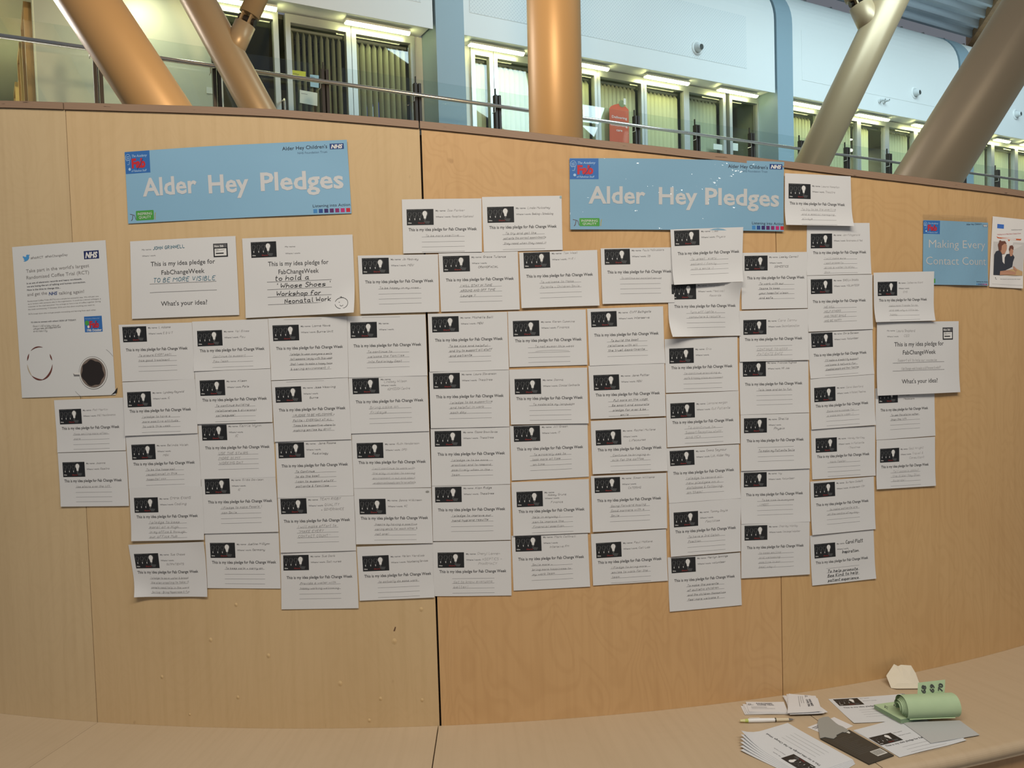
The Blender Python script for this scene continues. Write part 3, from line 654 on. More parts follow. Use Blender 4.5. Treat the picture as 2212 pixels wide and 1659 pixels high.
# (column, row, measuring window, TL TR BR BL, picture TL, title start, name, place of work, pledge lines, label, darkness, extra)
# a leading _ on the name or place means it is written on the line below the printed words
NOTES = [
 (0, 0, 'A1', (75,805),(727,780),(757,1277),(113,1298), (122,893),(150,1072), 'Pat Martin', 'IM&T Maintenance', ['Keep smiling more often', 'more'], 'small pledge sheet directly under the coffee poster, upper of that pair', 0, ''),
 (0, 1, 'A2', (115,82),(768,62),(798,585),(148,592), (160,170),(180,348), 'Joanne', 'Gastro', ['Use stairs over the lift'], 'small pledge sheet about stairs over the lift, lower of the pair under the coffee poster', 1, ''),
 (1, 0, 'A1', (686,95),(1376,72),(1404,607),(722,630), (720,115),(755,332), 'L Adams', 'E D U T', ['To ensure EVERY pati', 'has good treatment'], 'small pledge sheet topping the column right of the coffee poster', 1, ''),
 (1, 1, 'A1', (724,636),(1408,606),(1437,1115),(752,1140), (768,730),(793,910), 'Lyndsey Raynold', 'IC', ['I pledge to have a', 'more positive attitude', 'to work this week'], 'small pledge sheet on a more positive attitude, second down right of the coffee poster', 1, ''),
 (1, 2, 'A1', (752,1142),(1436,1117),(1466,1618),(785,1640), (805,1225),(826,1408), 'Belinda Walsh', '_MDU', ['To be the happiest', 'receptionist in this', 'hospital xxx'], 'small pledge sheet reading To be the happiest receptionist in this hospital', 1, ''),
 (1, 3, 'A2', (798,420),(1495,400),(1518,907),(825,920), (845,508),(870,690), 'EMMA EVANS', 'Coding', ['I pledge to keep', 'moral at a High', 'in my office & through', 'our office Hub'], 'small pledge sheet in rounded writing from Coding, keeping office morale high', 1, 'big'),
 (1, 4, 'A2', (788,958),(1515,925),(1550,1450),(868,1447), (842,1045),(876,1220), 'Sue Chase', '_OUTPATIENTS', ['I pledge to save water & bread', 'the plan creating to take it', 'people need help in the ward', 'Smiling - Bring Happiness & fun'], 'small curled and crooked pledge sheet at the lower left corner of the display', 1, 'curl'),
 (2, 0, 'A1', (1376,65),(2092,38),(2117,505),(1398,533), (1423,152),(1450,340), 'Val Bloss', 'Pau', ['Continue to support', 'Pau Team'], 'small pledge sheet reading Continue to support, under the teal-inked sheet', 0, ''),
 (2, 1, 'A1', (1403,535),(2117,508),(2140,1010),(1430,1030), (1450,620),(1476,805), 'Alison', 'Pals', ['To continue building', 'relationships & divisional', 'colleagues!'], 'small pledge sheet about building relationships with colleagues', 2, ''),
 (2, 2, 'A1', (1432,1032),(2140,1018),(2165,1530),(1462,1550), (1466,1040),(1501,1255), 'Kerrie Wynn', '_IC', ['USE THE STAIRS', 'MORE IN MY', 'WORKING DAY'], 'small pledge sheet in capitals reading USE THE STAIRS MORE IN MY WORKING DAY', 1, 'big'),
 (2, 3, 'A2', (1484,332),(2195,312),(2225,832),(1512,850), (1516,330),(1550,550), 'Gilda Davison', '_IC', ['I Pledge to make People I', 'can Smile'], 'small pledge sheet from IC directly below the USE THE STAIRS sheet', 1, ''),
 (2, 4, 'A2', (1516,852),(2222,840),(2243,1375),(1545,1370), (1565,940),(1586,1125), 'Justine M Glynn', 'Germany', ['To keep calm + carry on'], 'small pledge sheet reading To keep calm and carry on, in the bottom row', 2, ''),
 (3, 0, 'A3', (110,45),(1050,18),(1068,748),(150,782), (160,127),(205,403), 'Lorna Howe', 'Burns Unit', ['I pledge to wear everyone a smile', 'tell someone I enjoy with this week', 'that I wear to make a happy team', '& caring environment :)'], 'small pledge sheet ending in a pencilled smile, below the baby-face sheet', 2, 'topline'),
 (3, 1, 'A3', (150,790),(1065,752),(1105,1485),(190,1515), (195,865),(240,1138), 'Jess Weaving', '_Burns', ['I PLEDGE TO BE WELCOMING +', 'Polite - EVERYDAY AT ALL', 'Times & be supportive where to', 'making smiles by drill'], 'small pledge sheet with four full pencil lines, second under the baby-face sheet', 2, 'topline'),
 (3, 2, 'A4', (155,62),(872,40),(893,568),(178,590), (180,72),(213,290), ' Jane Rooms', '_Radiology', ['To Continue', 'to do the best', 'I can to support staff', 'patients & families'], 'small pledge sheet reading to do the best I can to support staff', 2, ''),
 (3, 3, 'A4', (178,590),(895,570),(917,1085),(207,1105), (203,598),(236,810), 'TEAM RIGBY', 'QUALITY', ['I will make effort to', '"MAKE EVERY', 'CONTACT COUNT"'], 'small pledge sheet in capitals quoting MAKE EVERY CONTACT COUNT', 1, 'big'),
 (3, 4, 'A4', (203,1110),(915,1090),(940,1628),(213,1640), (228,1132),(260,1342), 'Sue Dark', 'Sat nurse', ['Provide a water with', 'happy working welcoming'], 'tall pledge sheet hanging lowest in the bottom row, left of the wide black seam', 1, ''),
 (4, 0, 'A3', (1050,18),(1985,-5),(2010,725),(1070,752), (1088,92),(1127,372), '', '', ['To continue to', 'welcome the families', 'into Radiology Dept'], 'small pledge sheet without a name, about welcoming families into Radiology', 1, 'topline'),
 (4, 1, 'A3', (1068,754),(2005,724),(2032,1388),(1100,1418), (1112,762),(1155,1040), '_Lindsey Wilson', '_ADMISSION Centre', ['Bring cake on', 'fridays'], 'small pledge sheet reading Bring cake on fridays', 0, 'big'),
 (4, 2, 'A4', (871,-15),(1604,-37),(1622,492),(893,500), (919,75),(937,258), 'Ruth Henderson', 'OPD', ['I will continue to work with', 'the play in order to caring', 'environment in out and about', 'we admire continuously care for our patients'], 'small pledge sheet with a bottom line running past the rule, beside the black seam', 0, ''),
 (4, 3, 'A4', (893,502),(1622,496),(1638,1015),(918,1025), (943,600),(960,782), 'Donna Wilkinson', '4C', ['Inspire by having a positive', 'caring smile for each other &', 'not one!'], 'small pledge sheet from 4C with a grey smudge in its top right corner', 1, 'smudge'),
 (4, 4, 'A4', (920,1052),(1640,1020),(1655,1525),(950,1558), (972,1140),(993,1330), 'Helen Vardiak', 'Volunteering Services', ['to actually do some work'], 'tilted small pledge sheet from Volunteering, bottom row just left of the black seam', 1, ''),
 (5, 0, 'A6', (135,100),(1080,75),(1102,765),(158,792), (182,135),(220,415), 'Michelle Ball', 'MDU', ['To be nice and helpful', 'and try to support all staff', 'and patients'], 'small pledge sheet reading To be nice and helpful, right of the black seam', 2, ''),
 (5, 1, 'A6', (152,792),(1102,770),(1108,1445),(170,1465), (196,810),(232,1090), 'Laura Stevenson', 'Theatres', ['I pledge to be supportive', 'and helpful in work', 'each day'], 'small pledge sheet from Theatres, second down right of the black seam', 1, ''),
 (5, 2, 'A7', (125,65),(832,50),(838,562),(137,578), (161,88),(188,295), 'Eleanor Brown Davies', 'Theatres', ['I pledge is to be more', 'practical and to respond', 'positively when in the', 'team'], 'small pledge sheet from Theatres with four lines filled, third down right of the black seam', 1, ''),
 (5, 3, 'A7', (137,580),(837,565),(843,1060),(148,1072), (165,588),(192,792), 'Alan Ridge', 'Theatres', ['I pledge to improve our', 'hand hygiene results'], 'small pledge sheet about hand hygiene results', 2, ''),
 (5, 4, 'A7', (145,1080),(842,1068),(850,1558),(155,1565), (188,1175),(204,1345), 'Cheryl Lannen', 'ASEPTICS -', ['', 'Get to know everyone', 'better!'], 'small pledge sheet from PHARMACY, bottom row just right of the black seam', 0, 'big'),
 (6, 0, 'A6', (1088,72),(2018,47),(2038,708),(1108,735), (1148,185),(1175,422), 'Karen Cummins', 'Finance', ['       To not swear this week'], 'small pledge sheet on not swearing this week, with a pencilled underline', 1, ''),
 (6, 1, 'A6', (1105,765),(2032,740),(2050,1405),(1125,1420), (1168,878),(1190,1112), 'Donna', 'Clinical Contracts', ['   To moderate my language'], 'small pledge sheet on moderating my language', 1, ''),
 (6, 2, 'A7', (835,40),(1530,18),(1543,495),(852,530), (868,45),(898,250), 'Jill Green', 'IT', ['   To sincerely ask to', ' look more at tips', '  on time'], 'small pledge sheet from IT, third down in the column beneath the booking sheet', 1, ''),
 (6, 3, 'A7', (848,545),(1540,515),(1553,995),(865,1023), (893,632),(912,808), '_Abbey Grune', '_Finance', ['Help in anyway I', 'can to improve the', 'financial position.'], 'small pledge sheet on helping the financial position', 1, ''),
 (6, 4, 'A7', (850,1025),(1532,1003),(1553,1478),(868,1515), (882,1030),(910,1235), 'Mark Cattrall', '_Intensive FM', ['Smile more +', 'bring more happiness to', 'my work team'], 'small pledge sheet reading Smile more, bring more happiness to my work team', 1, ''),
 (5, 7, 'A5', (55,92),(763,80),(775,588),(78,608), (90,115),(120,325), 'Jo Heavey', 'MDU', ['To be happy in my nose'], 'small pledge sheet immediately right of the baby-face sheet', 1, ''),
 (6, 7, 'A5', (768,72),(1467,55),(1485,568),(790,588), (804,97),(833,308), 'Grace Tulance', '_CRANIOFACIAL', ['I WILL STAY IN TUNE', 'AROUND AND OFF TIME', 'Lounge !!'], 'small pledge sheet from CRANIOFACIAL ending in two exclamation marks', 2, ''),
 (7, 7, 'A5', (1480,65),(2168,42),(2188,533),(1500,556), (1517,67),(1543,275), 'Tom West', 'M R I', ['To welcome to Make', 'Parents + Children Smile'], 'small pledge sheet about making parents and children smile', 0, ''),
 (8, 7, 'B1', (270,268),(1150,255),(1180,935),(290,955), (315,278),(352,562), 'Paula McGrudders', '3B', ['To continue our excellent service'], 'small creased pledge sheet on continuing excellent service, under the glossy banner', 0, ''),
 (5, 8, 'C3', (50,68),(1105,55),(1112,765),(70,785), (112,200),(140,470), 'Zoe Parker', 'Reception (Cashiers)', ['   To be more positive'], 'small pledge sheet reading To be more positive, left of the topmost pair', 0, ''),
 (6, 8, 'C3', (1112,35),(2168,18),(2182,738),(1138,765), (1180,168),(1210,440), 'Linda Mulcahey', 'Booking + Scheduling', ['  To try and get the', 'patients the correct appointments', 'they need when they need it'], 'small pledge sheet from Booking and Scheduling, right of the topmost pair', 1, ''),
 (7, 0, 'B1', (103,1015),(1040,982),(1063,1685),(132,1717), (148,1052),(190,1340), 'Cliff Bathgate', 'Interserve', ['   To build the best', 'relations with all', 'the trust departments'], 'small pledge sheet on building the best relations with all the trust departments', 2, ''),
 (7, 1, 'B2', (122,180),(1092,148),(1110,820),(150,858), (184,298),(213,553), 'Jane Potter', 'HDU', ['     Put more on the wage', '   Be smart and accurate', '    pledge for ever & be', '             smile'], 'small pledge sheet from HDU with four centred lines', 2, ''),
 (7, 2, 'B2', (152,885),(1112,840),(1132,1520),(175,1562), (214,1005),(240,1255), 'Rachel Mullens', '_Lifecourse', ['  Continue to bringing a', ' milk for the coffee'], 'small pledge sheet on bringing milk for the coffee', 1, ''),
 (7, 3, 'B3', (130,90),(950,55),(955,655),(148,695), (168,110),(198,358), 'Simon Williams', '_CATERING', ['Going forward buying', 'Good manners with a', 'Smile'], 'small pledge sheet from CATERING about good manners with a smile', 1, ''),
 (7, 4, 'B3', (132,720),(945,665),(965,1225),(155,1278), (185,820),(207,1030), 'Paul McKone', 'Cat Lab', ['I Pledge to bring more', 'smiles to work for the', 'team'], 'small pledge sheet from the Cat Lab in the bottom row', 1, ''),
 (8, 0, 'B1', (1123,38),(2018,8),(2005,682),(1155,722), (1168,52),(1213,335), 'Lisa', 'Physio', ['To  greet   every', 'patient / family', 'with a smile :)'], 'small pledge sheet overlapping the lower edge of the glossy banner', 0, 'over'),
 (8, 1, 'B1', (1098,705),(1978,690),(1990,1345),(1112,1362), (1143,712),(1178,985), 'Gary Davis', 'Medical', ['   Turn off lights +', '  computers & recycle'], 'crumpled small pledge sheet with turned-up corners, about turning off lights', 0, 'fold'),
 (8, 2, 'B2', (1099,-162),(2027,-197),(2040,495),(1112,525), (1156,-41),(1183,205), 'Eric', '', ['to continue providing a', 'safe & happy place environment'], 'small pledge sheet on a safe and happy place, below the crumpled sheet', 0, ''),
 (8, 3, 'B2', (1112,540),(2040,498),(2058,1170),(1128,1220), (1168,660),(1195,905), 'Lorraine morgan', 'Out Patients', ['   To continue to', 'Support Reception staff', 'and HCA'], 'small pledge sheet about supporting Reception staff and HCA', 0, 'big'),
 (8, 4, 'B2', (1120,1235),(2048,1180),(2068,1870),(1152,1935), (1162,1270),(1208,1555), 'Emma Seymour', 'LiA, Alder Hey', ['I pledge to record all', 'new pledges on a', 'database & following', 'on them!'], 'small pledge sheet on recording all new pledges on a database', 1, 'big'),
 (8, 5, 'B3', (978,388),(1757,330),(1752,905),(995,965), (1027,487),(1046,697), 'Tommy Doyle', '_Facilities', ['To have a 3rd Catch', 'Position'], 'small pledge sheet from Facilities, second from bottom beside the Cat Lab sheet', 1, ''),
 (8, 6, 'B3', (965,975),(1752,920),(1768,1490),(985,1562), (1003,985),(1037,1228), 'Marilyn Jennings', 'volunteer', ['To make the parents', 'of autistic children', 'and the children themselves', 'feel more welcome #'], 'small pledge sheet ending in a heart, lowest sheet of the right half', 2, ''),
 (9, 0, 'B4', (128,408),(1000,395),(1003,1140),(130,1158), (170,448),(203,742), 'Lesley Carroll', '_DOMESTICS', ['To work with our', 'teams to keep', 'your hospital clean', 'and safe'], 'small pledge sheet from DOMESTICS about keeping the hospital clean and safe', 2, ''),
 (9, 1, 'B5', (85,-151),(878,-176),(885,415),(88,437), (131,-45),(148,180), 'Cara Zannu', 'Decontamination', ['', 'CONTINUE TO KEEP', 'PATIENTS SAFE'], 'small pledge sheet in capitals reading CONTINUE TO KEEP PATIENTS SAFE', 0, 'big'),
 (9, 2, 'B5', (88,439),(885,422),(890,1022),(98,1048), (127,437),(153,697), 'Frances Hughes', 'HR Job', [' Talk less and be to fun'], 'small pledge sheet with one cramped line, below the PATIENTS SAFE sheet', 1, ''),
 (9, 3, 'B5', (100,1050),(890,1028),(897,1667),(103,1697), (138,1090),(168,1350), 'Sheila', '_Physio', ['', 'To make my Patients Smile'], 'small pledge sheet reading To make my Patients Smile', 2, 'big'),
 (9, 4, 'B6', (105,200),(897,172),(902,782),(105,813), (140,220),(165,475), 'Ivy', 'Volunteer', ['     To be nice to everyone', '  I MEET'], 'small pledge sheet on being nice to everyone I MEET', 1, ''),
 (9, 5, 'B6', (105,812),(895,783),(897,1390),(107,1438), (145,832),(172,1085), 'Charley Wiplay', 'Concierge/volunteer', ['to keep smiling', 'and welcoming', 'positive in our', 'best way :)'], 'small pledge sheet from Concierge, bottom row above the narrow right seam', 0, ''),
 (10, 8, 'C4', (68,28),(823,65),(845,642),(65,628), (110,145),(122,372), 'Laura Hampton', 'Theatre', ['To try to be the positive', 'and a special managing', 'always'], 'small pledge sheet highest on the board, at the right end of the glossy banner', 0, 'over'),
 (10, 0, 'C4', (335,600),(1058,598),(1077,1188),(330,1205), (380,722),(405,942), 'Jan Fitzgerald', 'Governance at Med', ['I will make sure', 'I eat properly', 'drink a water to stay', 'thin'], 'small pledge sheet tucked below the highest sheet, curling at its left edge', 0, ''),
 (10, 1, 'B4', (1000,712),(1860,695),(1868,1418),(1012,1455), (1045,760),(1072,1055), 'SHEILA OHARA', 'VOLUNTEER', ['WE WILL', 'HELP OTHERS', 'AND TRUST SMILE', 'AND BE HAPPY'], 'small pledge sheet in capitals ending AND BE HAPPY', 1, ''),
 (10, 2, 'B5', (883,98),(1625,62),(1645,578),(905,632), (918,108),(948,362), 'Chris Benson', 'Volunteer', ["I'll make a disability support", 'welcome & network for', 'disabled people and their families'], 'small pledge sheet on a support network for disabled people and families', 2, ''),
 (10, 3, 'B5', (905,635),(1643,582),(1655,1165),(915,1218), (950,738),(967,950), 'Carol Bamford', 'In Patient Theatres', ['Bake more cakes for', 'a cake sale week :)'], 'small pledge sheet about baking more cakes', 0, ''),
 (10, 4, 'B5', (918,1220),(1658,1175),(1660,1751),(930,1796), (970,1322),(987,1535), 'Wendy Hartley', 'In Patients', ['  Work faster'], 'small pledge sheet with one short pencil line, below the cakes sheet', 0, ''),
 (10, 5, 'B6', (905,322),(1640,262),(1657,868),(922,938), (945,342),(973,592), 'Su Mann Corbett', 'Anderson Ctr', ['   to make patients are', 'at the centre of my day'], 'small pledge sheet on patients at the centre of my day', 1, ''),
 (10, 6, 'B6', (905,948),(1640,878),(1663,1440),(928,1523), (953,1048),(973,1262), 'Carol Platt', '_Inspiration.', ['', 'To help promote', 'Bee Kind to help', 'patient experience'], 'small pledge sheet signed in thick black ink, bottom right of the display', 3, 'ink'),
 (11, 0, 'B7', (130,108),(850,92),(845,680),(138,698), (178,218),(193,437), 'Catherine Grant', '_EMS', ['make more friends for me', 'and ask why a little be', 'happy'], 'small pledge sheet overlapping the corner of the Making Every Contact Count sign', 0, 'over'),
 (11, 2, 'B8', (200,60),(1045,30),(1060,738),(210,800), (245,70),(275,372), '', '_Medecare', ['To use the stairs rather', 'than the lift.'], 'small pledge sheet half hidden behind the large right-hand sheet, stairs rather than lift', 2, 'under'),
 (11, 3, 'B8', (210,803),(1045,750),(1053,1452),(205,1503), (262,925),(277,1185), 'Ged Wright', 'Travel &', ['  Tell people about', '  the Alder Hey Star', '  Awards!'], 'small pledge sheet about the Star Awards, lowest of the rightmost column', 0, 'big'),
]
G_NOTE = 'small pledge sheets stuck on the plywood screen'
def note(N_):
    col, row, cr, TL, TR, BR, BL, pic, ttl, name, work, lines, label, dk, ex = N_
    r = random.Random(col*31+row*7)
    lift = .0009+.0007*(col % 2)+.0014*(row % 2)
    if ex == 'over': lift = .0062
    if ex == 'under': lift = .0009
    curl = [r.uniform(.0003, .0022), r.uniform(0, .0015), r.uniform(0, .0015), r.uniform(0, .0015), 0, r.uniform(.0002, .0008)]
    if ex == 'fold': curl = [.002, .020, .026, .001, 0, .003]
    if ex == 'curl': curl = [.002, .004, .010, .002, .001, .003]
    if ex == 'over': curl[0] = .007
    S = Sheet([px(cr, p) for p in (TL, TR, BR, BL)], lift, curl=curl)
    S.sheet('pledge_sheet', PAPER, label, 'paper', G_NOTE)
    px_, py_ = S.inv(*px(cr, pic)); tx, ty = S.inv(*px(cr, ttl))
    bulbs(S, px_, py_, 69.5)
    T_ = 'printed_text'; X = px_+75
    S.text(T_, 'My name:', X, py_+6.4, 3.9, GREYINK, width=26, bold=.006)
    S.text(T_, 'Where I work:', X, py_+22.2, 3.9, GREYINK, width=39, bold=.006)
    S.text('printed_heading', 'This is my idea pledge for Fab Change Week', tx, ty+3.7, 7.9, INK, width=177, bold=.010)
    lx, ly, lw = tx+33.8, ty+19.4, 111
    for j in range(4):
        if ly+j*12.9 < S.H-1: S.ruled('writing_lines', lx, ly+j*12.9, lx+lw, .62, GREYINK)
    if ex == 'topline': S.ruled('writing_lines', tx+24, 4.5, tx+24+100, .5, GREYINK)
    m_ = PEN[dk]; H_ = 'handwriting'; wd = (.5, .55, .6, 1.15)[dk]; xh = 3.6 if ex in ('big', 'ink') else 2.9
    if name.startswith('_'): S.hand(H_, name[1:], X+8, py_+13.5, m_, xh, wd, 60, seed=3)
    else: S.hand(H_, name, X+30, py_+6.5, m_, xh*(1.5 if ex == 'ink' else 1), wd, min(60, S.W-X-32), seed=5)
    if work.startswith('_'): S.hand(H_, work[1:], X+16, py_+33, m_, xh*(1.3 if ex == 'ink' else 1), wd, 60, seed=8)
    else: S.hand(H_, work, X+42, py_+22, m_, xh, wd, min(56, S.W-X-43), seed=2)
    ex2 = {'TEAM RIGBY': '+ GOVERNANCE', 'Gary Davis': 'Records', 'Cheryl Lannen': 'PHARMACY', 'Wendy Hartley': '-Theatres', 'Ged Wright': 'Consultant'}.get(name)
    if ex2: S.hand(H_, ex2, X+32, py_+34, m_, xh, wd, 62, seed=1)
    for j, t in enumerate(lines):
        if t: S.hand(H_, t.strip(), lx+3+(len(t)-len(t.lstrip()))*2.2, ly+j*12.9-1.0, m_, xh*(1.2 if ex == 'ink' else 1), wd, 112 if len(t) > 24 else 104, gap=1.25, seed=j)
    if ex == 'ink': pass
    if name == 'Karen Cummins': S.line(H_, [(lx+20+8*i, ly+10-sin(i*pi/11)*2.2) for i in range(12)], .5, m_)
    if ex == 'smudge': S.disc('smudge', S.W-10, 10, 5, 3, mat('smudge_grey', (.30, .30, .29), .8)); S.line('smudge', [(S.W-14, 11), (S.W-7, 8)], .9, PEN[2], 3)
    if name == 'Linda Mulcahey': S.disc('tack', S.W-2.5, 4, 3, 3.6, mat('tack_blue', (.30, .42, .46), .7))
    S.done()
for N_ in NOTES: note(N_)
# sticky putty blobs that show beside the sheets
def wpoly(name, pts, m_, off, parent): mb = MB(); T = tessellate_polygon([[Vector((x, y, 0)) for x, y in pts]]); C_ = [cyl(*p) for p in pts]; mb.add([CW(a, z, off) for a, z in C_], [tuple(t) for t in T]); return mb.build(name, m_, parent)

# ---- the three large pledge sheets
def bigsheet(cr, q, label, kind, hands, curl, m_paper=PAPER, lift=.0022):
    S = Sheet([px(cr, p) for p in q], lift, curl=curl); S.sheet('large_pledge_sheet', m_paper, label, 'paper', 'large pledge sheets on the plywood screen')
    k = S.W/297.; kx = k; ky = S.H/210.; T_ = 'printed_text'
    tx = (lambda v: v*kx); tyy = (lambda v: v*ky)
    c = 148 if kind == 'cal' else 148
    ox = 0 if kind == 'cal' else 42
    if kind == 'cal':
        n0 = 'calendar_print'; x0, y0 = tx(235), tyy(18)
        S.rect(n0, x0, y0, x0+tx(39), y0+tyy(36), PHOTO, 1); S.rect(n0, x0+tx(2), y0+tyy(1.5), x0+tx(37), y0+tyy(11), mat('print_dark_grey', (.10, .10, .11), .6), 2)
        S.text(n0, 'Nov 5th', x0+tx(3), y0+tyy(9.5), 5.5*k, P_WHITE, width=tx(25), bold=.03, k=3)
        S.rect(n0, x0+tx(3.5), y0+tyy(13.5), x0+tx(35.5), y0+tyy(32.5), P_WHITE, 2); S.rect(n0, x0+tx(6.5), y0+tyy(24.5), x0+tx(28), y0+tyy(27.5), PHOTO, 3)
        S.rect(n0, x0+tx(6), y0+tyy(16), x0+tx(14), y0+tyy(17.4), GREYINK, 3)
        S.line(n0, [(x0+tx(6+i*3), y0+tyy(20.5-i*.45)) for i in range(9)], .8, GREYINK, 3)
        S.text(T_, 'My name:', tx(34), tyy(26), 3.6*k, GREYINK, width=tx(27)); S.text(T_, 'Where I work:', tx(34), tyy(43), 3.6*k, GREYINK, width=tx(39))
    else:
        bulbs(S, tx(23), tyy(11), tx(69.5)); S.text(T_, 'My name:', tx(116), tyy(28), 3.6*k, GREYINK, width=tx(28)); S.text(T_, 'Where I work:', tx(116), tyy(46), 3.6*k, GREYINK, width=tx(40))
        c = 149
    y1 = 70 if kind == 'cal' else 76
    S.text(T_, 'This is my idea pledge for', tx(c), tyy(y1), 12.3*k, INK, width=tx(180 if kind == 'cal' else 162), align='c', bold=.004)
    S.text(T_, 'FabChangeWeek', tx(c), tyy(y1+(24 if kind == 'cal' else 22)), 12.3*k, INK, width=tx(120 if kind == 'cal' else 108), align='c', bold=.004)
    ys = (118, 141) if kind == 'cal' else (118, 138, 158, 178)
    for yy in ys: S.ruled(T_, tx(54 if kind == 'cal' else 63), tyy(yy), tx(240 if kind == 'cal' else 237), 1.3, INK, 58)
    if kind == 'cal': S.text(T_, "What's your idea?", tx(c), tyy(178), 12.5*k, INK, width=tx(128), align='c', bold=.004)
    for t, x, y, xh, mw, mi, wd in hands: S.hand('handwriting', t, tx(x), tyy(y), PEN[mi], xh, wd, mw, gap=1.2, wob=.18, slant=.1)
    return S
S = bigsheet('D', [(130,938),(1050,890),(1085,1580),(148,1615)], 'large pledge sheet written in teal ink reading TO BE MORE VISIBLE', 'cal',
    [('JOHN GRINNELL', 66, 26, 4.6, 92, 4, 1.15), ('TO BE MORE VISIBLE', 64, 114, 6.2, 184, 4, 1.2)], (.001, 0, 0, 0, 0, .001)); S.done()
S = bigsheet('D', [(1108,912),(2072,878),(2100,1562),(1143,1607)], 'large pledge sheet in black ink with a drawn baby face, curling at lower right', 'bulb',
    [('to hold a', 85, 115, 6.6, 95, 3, 1.5), ("' Whose Shoes '", 86, 135, 6.6, 145, 3, 1.5), ('Workshop for', 86, 155.5, 6.6, 120, 3, 1.5), ('Neonatal Work', 108, 176, 6.4, 125, 3, 1.5)], (.001, .001, .002, .024, 0, .002))
fx, fy = S.inv(*px('D', (1980, 1478))); K3 = PEN[3]; H_ = 'handwriting'
S.line(H_, [(fx+17.5*cos(a), fy+14.5*sin(a)) for a in np.linspace(0, 2*pi, 24)], 1.3, K3, 3)
S.line(H_, [(fx-4+1.1*i, fy+5+sin(i*pi/8)*2.6) for i in range(9)], 1.1, K3, 3); S.line(H_, [(fx-7, fy-3), (fx-5, fy-2.6)], 1.4, K3, 3); S.line(H_, [(fx+4, fy-2.6), (fx+6, fy-3)], 1.4, K3, 3)
S.line(H_, [(fx-4, fy-17), (fx, fy-14), (fx-1, fy-18), (fx+2, fy-14.5), (fx+7, fy-16)], 1.1, K3, 3); S.done()
S = bigsheet('B7', [(172,700),(1142,685),(1152,1530),(168,1573)], 'large pledge sheet with a calendar print at the right of the display', 'cal',
    [('Laura Shepherd', 66, 28, 4.0, 70, 0, .6), ('CEO', 92, 43, 4, 40, 0, .6), ('Support all to help our voices be', 70, 113, 4, 150, 0, .6), ('Fab Change week to make a difference to staff', 84, 138, 4, 150, 0, .6)], (.004, .001, 0, 0, 0, .002), lift=.0058)
S.done()

# ---- banners and printed posters
BB = mat('banner_blue', (.23, .43, .61), .5, noise=(3, .45, (.20, .38, .54), (1, 1, 1)))
BG_ = mat('banner_blue_laminated', (.205, .385, .54), .4, bump=(13, 1.0), coat=1.)
LET = mat('banner_letter_white', (.56, .57, .59), .5)
LETG = mat('banner_letter_laminated', (.53, .54, .55), .4, bump=(13, 1.0), coat=1.)
NAVY = mat('print_navy', (.015, .05, .20), .5); LOGO = mat('print_logo_blue', (.03, .14, .42), .5); REDL = mat('print_logo_red', (.50, .02, .03), .5)
PALEB = mat('print_pale_blue', (.35, .52, .75), .5); GRN = mat('print_green', (.06, .30, .05), .5); TXTD = mat('print_dark_navy', (.02, .03, .06), .6); SLATE = mat('print_slate', (.10, .19, .30), .6)
SQ = [mat('print_square_%s' % n, c, .5) for n, c in (('sky', (.05, .22, .50)), ('blue', (.015, .06, .25)), ('indigo', (.03, .015, .12)), ('plum', (.09, .012, .11)), ('wine', (.22, .015, .12)), ('pink', (.45, .015, .15)), ('red', (.50, .01, .03)))]
def fab_logo(S, N_, x0, y0, x1, y1):
    w_, h = x1-x0, y1-y0; X = lambda a: x0+a*w_; Y = lambda b: y0+b*h
    S.rect(N_, x0, y0, x1, y1, LOGO, 1)
    S.text(N_, 'The Academy', X(.28), Y(.26), h*.12, PALEB, width=w_*.62, shear=.3, bold=.01)
    S.text(N_, 'Fab', X(.26), Y(.74), h*.42, REDL, width=w_*.56, bold=.05)
    S.text(N_, 'of Fabulous Stuff', X(.24), Y(.93), h*.10, PALEB, width=w_*.62, shear=.3, bold=.01)
    S.line(N_, [(X(.48), Y(.80)), (X(.58), Y(.66)), (X(.72), Y(.36))], w_*.02, NAVY, 4)
    S.line(N_, [(X(.12+.10*cos(a)), Y(.27+.16*sin(a))) for a in np.linspace(pi*.75, pi*2.25, 12)]+[(X(.16), Y(.58)), (X(.09), Y(.58))], w_*.015, PALEB, 3)
    for j in range(3): S.line(N_, [(X(.06), Y(.24+j*.08)), (X(.17), Y(.22+j*.08))], w_*.022, PALEB, 3)
    S.disc(N_, X(.17), Y(.80), w_*.05, h*.07, PALEB, 3, 10)
def nhs(S, N_, x0, y0, x1, y1, m_=NAVY):
    S.rect(N_, x0, y0, x1, y1, m_, 1); h = y1-y0
    S.text(N_, 'NHS', (x0+x1)/2, y1-h*.16, h*.68, P_WHITE, width=(x1-x0)*.84, align='c', shear=.25, bold=.05)
def squares(S, x0, y0, step, sz):
    for i in range(7): S.rect('colour_squares', x0+i*step, y0, x0+i*step+sz, y0+sz, SQ[i], 1)
